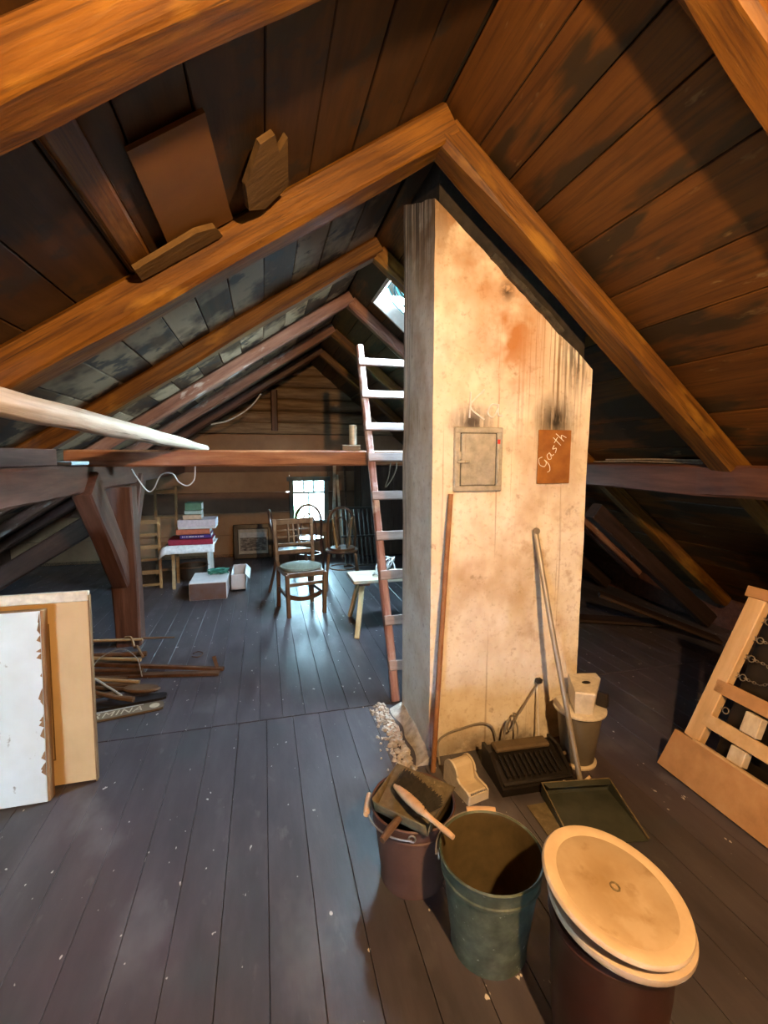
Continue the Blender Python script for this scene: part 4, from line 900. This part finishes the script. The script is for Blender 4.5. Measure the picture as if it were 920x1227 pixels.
rod('wire', smooth_path([(-1.22, 3.50, .10), (-1.16, 3.58, .18), (-1.03, 3.60, .22), (-.92, 3.54, .17), (-.87, 3.46, .06)], 6), .004, m_steelwire, 'thin wire arching over the middle of the heap', 'wire', 5)
rod('hose', smooth_path([(-1.30, 3.40, .12), (-1.15, 3.36, .13), (-1.02, 3.27, .09), (-.93, 3.20, .06)], 6), .007, m_hose, 'pale blue thin hose curving through the heap', 'hose', 6)
tag(MB().tube(smooth_path([(-.60, 3.92, .005), (-.56, 3.95, .005), (-.52, 3.90, .006), (-.55, 3.84, .005), (-.60, 3.86, .005)], 5), .004, 5).build('wire', m_iron, None, True), 'small bent wire loop lying alone on the floor', 'wire')
def ski(name, a, b, w, label, m, zoff, text=True):
    a = Vector(a); b = Vector(b); d = (b-a).normalized(); R = frame(d); L_ = (b-a).length
    t = thing(name, (a+b)/2, label, 'ski', 'skis on the floor')
    mw = Matrix.Translation((a+b)/2) @ R.to_4x4()
    x0, x1 = -L_/2, L_/2
    poly = [(x0, -w/2), (x1-.03, -w/2), (x1-.006, -w/2+.012), (x1, 0), (x1-.006, w/2-.012), (x1-.03, w/2), (x0, w/2)]
    MB().prism(poly, lambda x, y: mw @ Vector((x, y, .004)), .012, (0, 0, 1)).build('ski_top', m, t, False, mw)
    MB().prism(poly, lambda x, y: mw @ Vector((x, y, 0)), .004, (0, 0, 1)).build('ski_base', m_skidark, t, False, mw)
    if text:
        cu = bpy.data.curves.new('lettering', 'FONT'); cu.body = 'GERMINA'; cu.size = .085; cu.extrude = .0004; cu.shear = .25; cu.space_character = 1.12
        cu.align_x = 'RIGHT'; cu.materials.append(m_skitext)
        tmp = bpy.data.objects.new('lettering', cu); me3 = bpy.data.meshes.new_from_object(tmp); bpy.data.objects.remove(tmp); o = bpy.data.objects.new('lettering', me3); COL.objects.link(o); o.matrix_basis = mw @ Matrix.Translation((x1-.125, -w/2+.02, .0166)); adopt(o, t)
        MB().lathe([(.030, 0), (.030, .001)], mw @ Vector((x1-.055, 0, .0161)), 18, cap=True).build('badge', m_skitext, t)
        MB().box(mw @ Vector((x1-.32, w/2-.006, .0165)), (.40, .006, .001), R).build('stripe', m_card, t)
    return t
ski('ski', (-2.1, 2.86, 0), (-.665, 3.115, 0), .098, 'brown ski with pale capital lettering and a round badge, front of the heap', m_ski, 0)
ski('ski', (-2.1, 3.02, 0), (-.67, 3.245, 0), .085, 'plain dark ski lying just behind the lettered one', m_skidark, 0, False)

# ------------------------------------------------------------------ foreground buckets
def bucket(loc, r0, r1, h, m, min_, label, name='bucket', fill=None):
    t = thing(name, loc, label, 'bucket'); c = Vector(loc)
    bead = .006
    MB().lathe([(.001, .012), (r0-.008, .012), (r0, .0), (r0+.004, .0), (r0+.003, .02), (r1-.012, h-.065), (r1-.004, h-.062), (r1-.003, h-.052), (r1-.006, h-.048), (r1, h-.006),
                (r1+.004, h), (r1, h+.005), (r1-.006, h)], c, 48).build('bucket_body', m, t, True)
    MB().lathe([(r1-.005, h-.001), (r1-.012, h-.05), (r0-.002, .02), (.001, .02)], c, 48).build('inside', min_, t, True)
    return t
def bail(t, loc, r1, h, ang, tilt, m, grip_pos=.5):
    """wire handle pivoting on two ears; ang: direction of the pivot axis, tilt: how far it is folded down"""
    c = Vector(loc) + Vector((0, 0, h-.02)); ax = Vector((math.cos(ang), math.sin(ang), 0)); side = Vector((-ax.y, ax.x, 0))
    dirv = side*math.sin(tilt) + Vector((0, 0, 1))*math.cos(tilt); r = r1+.012; pts = []
    for k in range(25):
        a = math.pi*k/24; pts.append(c + ax*(r*math.cos(a)) + dirv*(r*1.02*math.sin(a)))
    hd = MB().tube(pts, .0035, 6).build('handle', m_steelwire, t, True)
    i = int(24*grip_pos); d = (pts[i+1]-pts[i-1]).normalized(); p = pts[i]
    R = frame(d); Rz = Matrix((R.col[1], R.col[2], R.col[0])).transposed()
    MB().lathe([(.001, -.052), (.011, -.052), (.013, -.03), (.0135, 0), (.013, .03), (.011, .052), (.001, .052)], p, 12, Rz).build('grip', m_grip, hd, True)
    for s in (-1, 1):
        q = c + ax*s*(r1+.004); MB().tube([q + Vector((0, 0, .012*math.sin(k*math.pi/5)))+side*(.012*math.cos(k*math.pi/5)) for k in range(10)], .0035, 6, closed=True).build('ear', m_steelwire, t, True)
GB = (.680, 1.250, 0)
g = bucket(GB, .120, .165, .33, m_green, m_bucketin, 'mottled green zinc bucket with wooden grip, empty, front centre')
bail(g, GB, .165, .33, math.radians(164), math.radians(-86), m_steelwire, .5)
BB = (.515, 1.560, 0)
b = bucket(BB, .118, .158, .30, m_brownbucket, m_bucketin, 'dark brown enamel bucket holding a dustpan and brush')
bail(b, BB, .158, .30, math.radians(-109), math.radians(-93), m_steelwire, .5)
# dustpan in the brown bucket
dp = thing('dustpan', (.52, 1.56, .308), 'dusty tin dustpan laid over the brown bucket', 'dustpan')
PZ = .3125; pA, pB, pC, pD = Vector((.511, 1.761, PZ)), Vector((.690, 1.569, PZ)), Vector((.359, 1.531, PZ)), Vector((.505, 1.371, PZ))
up_ = Vector((0, 0, 1))
MB().prism([(0, 0), (1, 0), (1, 1), (0, 1)], lambda u, v_: pA.lerp(pB, u).lerp(pC.lerp(pD, u), v_), .003, up_).build('pan', m_dustpan, dp)
wl = MB()
def pan_wall(a, b, ha, hb, out_):
    n = 8; vs = []
    for i in range(n+1):
        q = a.lerp(b, i/n); h_ = ha+(hb-ha)*i/n
        for k in range(4):
            t_ = k/3; vs.append(q + up_*(h_*t_) + out_*(.35*h_*t_*t_))
    wl.add(vs, [(i*4+k, (i+1)*4+k, (i+1)*4+k+1, i*4+k+1) for i in range(n) for k in range(3)])
pan_wall(pB, pD, .004, .050, Vector((.55, -.25, 0))); pan_wall(pD, pC, .050, .045, Vector((-.6, -.5, 0))); pan_wall(pC, pA, .045, .004, Vector((-.6, .3, 0)))
o = wl.build('pan_wall', m_dustpan, dp, True); md = o.modifiers.new('thickness', 'SOLIDIFY'); md.thickness = .002
mdl = (pC+pD)/2
MB().tube([mdl+Vector((0, 0, .022)), mdl+Vector((-.05, -.045, .022)), mdl+Vector((-.085, -.075, .015))], [.012, .014, .011], 8).build('pan_handle', m_stickdark, dp, True)
rb2 = MB(); random.seed(21)
for i in range(260):
    q = pA.lerp(pB, random.uniform(.05, .95)).lerp(pC.lerp(pD, random.uniform(.05, .95)), random.uniform(.03, .6)) + up_*.0035; r = random.uniform(.0012, .0036)
    rb2.add([q+Vector((r, 0, 0)), q+Vector((-r*.6, r, 0)), q+Vector((-r*.6, -r, 0)), q+Vector((0, 0, r*1.1))], [(0, 1, 3), (1, 2, 3), (2, 0, 3), (0, 2, 1)])
o = rb2.build('ash_crumbs', m_ash, dp); o['kind'] = 'stuff'
# hand brush lying across the dustpan
hb = thing('hand_brush', (.50, 1.45, .33), 'hand brush with black bristles and pale wooden handle across the dustpan', 'brush')
ba, bb_, bc = Vector((.450, 1.580, .356)), Vector((.502, 1.385, .386)), Vector((.556, 1.268, .386))
MB().tube([ba + (bb_-ba)*k/6 for k in range(7)], [.009, .014, .017, .018, .018, .017, .011], 10).build('brush_back', m_grip, hb, True)
MB().tube([bb_, bb_.lerp(bc, .3), bb_.lerp(bc, .8), bc], [.011, .0085, .010, .008], 10).build('handle', m_grip, hb, True)
br = MB(); random.seed(31); dbr = (bb_-ba).normalized()
for i in range(700):
    tt = random.uniform(-.02, .97); q = ba + (bb_-ba)*tt + Vector((0, 0, random.uniform(-.010, .012)))
    out = Vector((.62, .62, .0)).lerp(Vector((.80, .42, -.08)), tt).normalized()
    e_ = q + out*(.083+.012*random.random()) + dbr*random.uniform(-.010, .010) + Vector((0, 0, random.uniform(-.012, .012)))
    e_.z = max(e_.z, PZ+.012)
    n1 = Vector((0, 0, .0016)); n2 = dbr*.0018
    br.add([q+n1, q-n1, q+n2, e_+n1*1.2, e_-n1*1.2, e_+n2*1.6], [(0, 1, 4, 3), (1, 2, 5, 4), (2, 0, 3, 5), (3, 4, 5)])
o = br.build('bristles', m_brush, hb); o['kind'] = 'stuff'

# lidded barrel in the near corner
LB = Vector((.861, .921, 0))
lb = thing('lidded_barrel', LB, 'red-brown barrel with a large round pale lid in the near corner', 'barrel')
MB().lathe([(.001, 0), (.125, 0), (.135, .02), (.150, .25), (.152, .355), (.158, .37), (.160, .382), (.152, .392), (.001, .392)], LB, 40).build('barrel_body', m_bin, lb, True)
Rl = Vector((.178, -.128, 1)).to_track_quat('Z', 'Y').to_matrix(); Rl2 = Vector((.10, -.07, 1)).to_track_quat('Z', 'Y').to_matrix()
l2 = MB().lathe([(.001, .0), (.176, .0), (.180, .008), (.178, .020), (.17, .024), (.001, .024)], LB+Vector((.010, -.008, .412)), 48, Rl2).build('under_lid', m_lidrim, lb, True)
tl = MB().lathe([(.001, .0), (.179, .0), (.1865, .007), (.187, .013), (.183, .019), (.174, .0215), (.160, .0195), (.150, .0165)], LB+Vector((0, 0, .460)), 64, Rl).build('lid_rim', m_lidrim, lb, True)
MB().lathe([(.151, .0162), (.150, .0168), (.08, .012), (.03, .012), (.016, .016), (.010, .014), (.001, .014)], LB+Vector((0, 0, .460)), 64, Rl).build('lid_top', m_lid, lb, True)
MB().tube([LB+Vector((0, 0, .460))+Rl @ Vector((.012*math.cos(k*.7), .012*math.sin(k*.7), .0165)) for k in range(9)], .0026, 6, closed=True).build('knob_scar', m_dustpan, lb, True)

# ------------------------------------------------------------------ by the chimney foot
rod('broom_stick', [(.795, 2.085, 0), (.845, 2.125, .70), (.898, 2.160, 1.415)], [.0135, .0135, .0125], m_stick, 'reddish-brown wooden stick leaning on the left of the chimney front', 'stick', 10, None)
ld2 = thing('long_handled_dustpan', (1.36, 1.62, 0), 'dark green tin dustpan with a long grey tube handle leaning on the chimney', 'dustpan')
MB().tube([(1.445, 1.795, .035), (1.40, 2.02, .75), (1.385, 2.166, 1.20)], .0135, 12).build('tube_handle', m_alu, ld2, True)
MB().lathe([(.001, 0), (.016, 0), (.018, .010), (.016, .020), (.001, .020)], (1.3845, 2.168, 1.21), 12, Matrix.Rotation(math.radians(90), 3, 'X')).build('hanging_eye', m_alu, ld2, True)
pn = lambda x, y, z=.0: Vector((1.375, 1.625, .004)) + Matrix.Rotation(math.radians(-9), 3, 'Z') @ Vector((x, y, z))
MB().prism([(-.165, -.155), (.165, -.155), (.165, .145), (-.165, .145)], lambda x, y: pn(x, y, 0 if y < 0 else .0), .004, (0, 0, 1)).build('pan', m_pan, ld2)
pm_ = MB()
pm_.prism([(-.165, 0), (.165, 0), (.165, .06), (-.165, .06)], lambda x, z: pn(x, .145, z), .004, (0, 1, 0))
for s in (-1, 1): pm_.prism([(.145, 0), (-.10, 0), (.145, .06)], lambda y, z: pn(s*.165, y, z), .004, (s, 0, 0))
pm_.prism([(-.165, .06), (.165, .06), (.15, .062), (-.15, .062)], lambda x, z: pn(x, .145-(z-.06)*20, z), .003, (0, 0, 1))
pm_.build('pan_wall', m_pan, ld2)
rim = [pn(-.165, -.155, .012), pn(-.168, .145, .062), pn(.168, .145, .062), pn(.165, -.155, .012)]
MB().tube(rim, .004, 6).build('rolled_rim', m_dustpan, ld2, True)
MB().tube(smooth_path([pn(-.06, .148, .060), pn(-.01, .150, .045), pn(.04, .150, .048), pn(.075, .150, .075)], 5), .007, 6).build('handle_bracket', m_cream, ld2, True)
tr = tag(MB().prism([(-.16, -.12), (.15, -.12), (.15, .13), (-.16, .13)], lambda x, y: Vector((1.335, 1.615, .002)) + Matrix.Rotation(math.radians(-2), 3, 'Z') @ Vector((x-.05, y+.0, 0)), .0018, (0, 0, 1)).build('tin_sheet', m_dustpan), 'flat tin sheet under the long handled dustpan', 'sheet')
# grey bin with a white rim, white wedge box on it
WB = Vector((1.570, 1.985, 0))
wb_ = thing('waste_bin', WB, 'tall grey waste bin with white rim and foot ring at the chimney corner', 'bin')
MB().lathe([(.001, .012), (.075, .012), (.082, .02), (.112, .285), (.108, .285), (.078, .03), (.001, .03)], WB, 36).build('bin_body', m_grey, wb_, True)
MB().lathe([(.070, 0), (.094, 0), (.096, .010), (.084, .018), (.070, .014)], WB, 36).build('foot_ring', m_cream, wb_, True)
MB().lathe([(.001, .286), (.118, .286), (.130, .290), (.131, .300), (.122, .304), (.001, .302)], WB, 40).build('bin_lid', m_white, wb_, True)
wx = thing('wedge_box', (1.57, 1.99, .304), 'white wedge-shaped plastic box with a round hole on top of the grey bin', 'box')
wo = Vector((1.580, 2.005, .305)); tri = [(-.005, .095), (.150, .062), (.135, .01), (-.015, -.140), (-.100, -.095)]
ins = [(x*.80, y*.80) for x, y in tri]
mb = MB(); a_ = [wo+Vector((x*.86, y*.86, 0)) for x, y in tri]; b_ = [wo+Vector((x, y, .115)) for x, y in tri]; c_ = [wo+Vector((x*.95, y*.95, .122)) for x, y in tri]
mb.add(a_+b_+c_, [(4, 3, 2, 1, 0)] + [(i, (i+1) % 5, 5+(i+1) % 5, 5+i) for i in range(5)] + [(5+i, 5+(i+1) % 5, 10+(i+1) % 5, 10+i) for i in range(5)] + [(10, 11, 12, 13, 14)])
mb.build('box_body', m_white, wx)
MB().lathe([(.001, 0), (.018, 0), (.020, .0012), (.016, .0012), (.001, .0006)], wo+Vector((.02, -.022, .1222)), 18, None, 1.2, .8).build('hole', m_blackplug, wx, True)
MB().box(wo+Vector((.092, -.06, .040)), (.03, .06, .075), Matrix.Rotation(.55, 3, 'Z'), bev=.006).build('side_clip', m_blackplug, wx)
# black ribbed office machine
om_ = thing('office_machine', (1.26, 1.96, 0), 'black ribbed metal machine with a dusty brown top bar at the chimney foot', 'machine')
Rm = Matrix.Rotation(math.radians(-3), 3, 'Z'); mo = Vector((1.245, 1.945, 0)); mf = lambda x, y, z: mo + Rm @ Vector((x, y, z))
prof = [(-.125, .0), (-.125, .035), (-.10, .05), (.02, .085), (.06, .105), (.12, .105), (.12, 0)]
mb = MB(); mb.prism(prof, lambda y, z: mf(-.19, y, z), .38, Rm @ Vector((1, 0, 0))); mb.build('case', m_black, om_)
MB().box(mf(0, .075, .117), (.30, .075, .025), Rm, bev=.008).build('top_bar', m_brownbar, om_)
for k in range(11):
    x = -.14+.028*k; MB().bar(mf(x, -.085, .062), mf(x, .03, .098), .012, .014, up=(0, 0, 1), bev=.003).build('rib', m_black, om_)
for s in (-1, 1): MB().prism([(-.11, .045), (.12, .045), (.12, .125), (.03, .125)], lambda y, z: mf(s*.185-.008, y, z), .016, Rm @ Vector((1, 0, 0))).build('side_cheek', m_black, om_)
MB().box(mf(0, -.11, .048), (.36, .02, .012), Rm, bev=.003).build('front_lip', m_black, om_)
MB().tube([mf(.19, .0, .09), mf(.215, .0, .09)], .010, 10).build('knob', m_brownbar, om_)
# cream tape dispenser
td = thing('tape_dispenser', (.905, 1.93, 0), 'cream plastic tape dispenser standing by the chimney foot', 'dispenser')
to = Vector((.905, 1.925, 0)); Rt = Matrix.Rotation(math.radians(12), 3, 'Z'); tf = lambda x, y, z: to + Rt @ Vector((x*1.2, y*1.15, z*1.2))
pro = [(-.085, .0), (-.085, .040), (-.070, .048), (-.02, .050), (.0, .062)] + [(.045+.048*math.cos(math.radians(a)), .062+.048*math.sin(math.radians(a))) for a in range(170, -1, -20)] + [(.095, .0)]
for s in (-1, 1): MB().prism(pro, lambda y, z: tf(s*.044-.004, y, z), .0096, Rt @ Vector((1, 0, 0))).build('side_wall', m_cream if s > 0 else m_white, td)
cv = MB(); top = [p for p in pro[1:-1]]
inn = [(-.085, .034), (-.068, .041), (-.02, .034), (.0, .036)] + [(.045+.044*math.cos(math.radians(a)), .060+.044*math.sin(math.radians(a))) for a in range(130, -1, -20)] + [(.09, 0), (-.085, 0)]
cv.prism(inn, lambda y, z: tf(-.040, y, z), .096, Rt @ Vector((1, 0, 0))); cv.build('cover', m_cream, td)
tee = MB()
for k in range(9): tee.box(tf(-.034+.0085*k, -.087, .046), (.005, .004, .008), Rt)
tee.build('cutter_teeth', m_galv, td)
# cables
tag(MB().tube(smooth_path([(.845, 2.12, .004), (.85, 2.165, .09), (.90, 2.17, .135), (1.0, 2.172, .155), (1.10, 2.172, .165), (1.16, 2.17, .14), (1.185, 2.165, .08), (1.19, 2.15, .004)], 6), .006, 6).build('cable', m_cable, None, True), 'grey cable arching along the chimney foot', 'cable')
ck = thing('plug_cable', (1.42, 2.15, .1), 'grey twisted cable rising from the machine to a black plug on the chimney', 'cable')
MB().tube(smooth_path([(1.20, 2.10, .105), (1.215, 2.11, .17), (1.24, 2.12, .20), (1.235, 2.13, .14), (1.26, 2.13, .13), (1.30, 2.14, .20), (1.36, 2.15, .27), (1.43, 2.155, .36)], 6), .0055, 6).build('cord', m_cable, ck, True)
MB().tube(smooth_path([(1.28, 2.10, .105), (1.285, 2.11, .15), (1.27, 2.13, .22), (1.31, 2.14, .21), (1.38, 2.15, .30), (1.43, 2.157, .355)], 6), .0045, 6).build('cord', m_cable, ck, True)
MB().box((1.437, 2.160, .372), (.035, .03, .028), bev=.006).build('plug', m_blackplug, ck)
tag(MB().tube([(1.405, 2.08, .005), (1.43, 2.165, .35)], .004, 6).build('white_rod', m_cablewhite, None, True), 'thin white rod leaning against the chimney beside the bin', 'rod')

# ------------------------------------------------------------------ bed base leaning at the right
B0 = Vector((1.98, 1.77, 0)); bu = Vector((.342, 0, .94)).normalized(); bv = Vector((0, -1, 0)); bnn = Vector((-.94, 0, .342)).normalized()
bs_ = lambda s, t_, n=0.0: B0 + bu*s + bv*t_ + bnn*n
RB = Matrix((bv, bu, bu.cross(bv) if False else bv.cross(bu))).transposed()
bed = thing('bed_base', (1.98, 1.2, 0), 'pine bed base with slats and chain springs leaning at the right edge', 'bed base')
MB().prism([(0, -.075), (.0, 2.0), (.205, 2.0), (.205, -.048)], lambda s, t_: bs_(s, t_, .012), .022, bnn).build('side_board', m_ply, bed)
MB().box(bs_(.209, .95, .016), (1.80, .010, .030), RB).build('board_edge', m_pine, bed)
timber('end_rail', bs_(.205, .02, -.02), bs_(1.0, .085, -.02), .085, .05, m_pine, up=bnn, jit=.001, cham=.004, seg=6, seed=61, parent=bed)
timber('end_rail', bs_(.205, 1.86, -.02), bs_(1.0, 1.92, -.02), .085, .05, m_pine, up=bnn, jit=.001, cham=.004, seg=6, seed=62, parent=bed)
timber('top_rail', bs_(.995, .025, -.02), bs_(.995, 2.0, -.02), .055, .06, m_ply, up=bnn, jit=.001, cham=.004, seg=6, seed=63, parent=bed)
for sc in (.503, .325): MB().box(bs_(sc, 1.0, -.005), (1.92, .066, .020), RB, bev=.002).build('slat', m_pine if sc < .4 else m_ply, bed)
for k in range(6):
    tk = .25+.34*k
    MB().box(bs_(.410, tk, -.012), (.075, .095, .042), RB, bev=.003).build('spacer_block', m_bench, bed)
    MB().box(bs_(.250, tk-.01, -.012), (.072, .072, .042), RB, bev=.003).build('spacer_block', m_bench, bed)
cm = MB()
def link(c, d, r, flip):
    d = d.normalized(); s_ = bnn.cross(d).normalized(); o_ = s_ if flip else bnn
    cm.tube([c + d*(r*1.5*math.cos(k*math.pi/4)) + o_*(r*.8*math.sin(k*math.pi/4)) for k in range(8)], r*.28, 4, closed=True)
def chain(p, q, r=.0065):
    p = bs_(*p, -.03); q = bs_(*q, -.03); n = max(2, int((q-p).length/(r*2.1)))
    for i in range(n): link(p.lerp(q, (i+.5)/n), q-p, r, i % 2)
rowsS = (.587, .686, .783, .88)
for i, s in enumerate(rowsS):
    for t0 in range(5):
        ta = .13+.006*i + t0*.30; chain((s, ta), (s+.035*(1 if t0 % 2 else -1)*.0, ta+.07)); tn = ta+.075
        if i < 3: chain((s, tn), (s+.0485, tn+.075)); chain((s+.0485, tn+.075), (s+.097, tn))
        chain((s, tn+.15), (s, tn+.22))
        if i: chain((s, tn+.15), (s-.0485, tn+.075))
        if i < 3: chain((s+.0485, tn+.075), (s, tn+.15))
o = cm.build('chain_mesh', m_chain, bed, True); o['kind'] = 'stuff'
rg = MB()
for i, s in enumerate(rowsS):
    for tt, r in ((.095+.008*i, .011), (.125+.007*i, .015)):
        c = bs_(s, tt, -.03); rg.tube([c + bv*(r*math.cos(k*math.pi/5)) + bu*(r*math.sin(k*math.pi/5)) for k in range(10)], .0028, 5, closed=True)
c = bs_(.40, .075, -.03)
for tt, r in ((.07, .011), (.105, .015)):
    c = bs_(.405, tt, -.03); rg.tube([c + bv*(r*math.cos(k*math.pi/5)) + bu*(r*math.sin(k*math.pi/5)) for k in range(10)], .0028, 5, closed=True)
o = rg.build('hook_rings', m_chain, bed, True); o['kind'] = 'stuff'
MB().box(bs_(.56, 1.0, -.075), (1.8, .80, .012), RB).build('shade_backing', m_black, bed)  # black sheet standing in for the dark behind the open springs
# splintered boards in the dark at the right
wood_block('plank_offcut', (2.95, 3.55, .35), (3.75, 3.02, .03), .16, .03, m_strut, 'dark broken plank sloping to the floor right of the chimney', 'plank', seed=71)
wood_block('plank_offcut', (2.75, 3.9, .03), (3.6, 3.5, .03), .18, .03, m_strut, 'dark plank lying flat under the right slope', 'plank', seed=72)
wood_block('timber_offcut', (2.72, 4.10, .0), (2.74, 4.12, 1.02), .05, .07, m_rafter, 'short pale upright lath behind the chimney edge on the right', 'lath', up=(0, 1, 0), seed=73)

# ------------------------------------------------------------------ outside the gable window
tag(MB().box((2, 30, -4.1), (90, 44, .2)).build('ground', m_ground), kind='structure')
nh = thing('neighbour_house', (3.2, 19, -4), 'pale neighbouring house with a grey pitched roof seen through the gable window', 'house')
MB().box((4.2, 20, -1.4), (6, 6, 5.2)).build('house_wall', m_leafhouse, nh)
MB().prism([(.8, 1.0), (7.6, 1.0), (4.2, 3.6)], lambda x, z: (x, 16.6, z), 6.8, (0, 1, 0)).build('house_roof', m_roofgrey, nh)
tr_ = thing('garden_tree', (-.6, 15, -4), 'leafy tree outside the gable window', 'tree')
MB().tube([(-.4, 15, -4), (-.4, 15, -1)], [.15, .1], 8).build('trunk', m_stickdark, tr_)
lf = MB(); random.seed(77)
for i in range(500):
    v = Vector((random.gauss(0, 1), random.gauss(0, 1), random.gauss(0, 1))).normalized()*random.uniform(.5, 1.0)*1.7
    c = Vector((-.4, 15, -.9)) + v; r = .22; u_ = Vector((random.gauss(0, 1), random.gauss(0, 1), random.gauss(0, 1))).normalized(); w_ = u_.orthogonal().normalized()
    lf.add([c+u_*r, c+w_*r*.6, c-u_*r, c-w_*r*.6], [(0, 1, 2, 3)])
lf.build('leaves', m_tree, tr_)
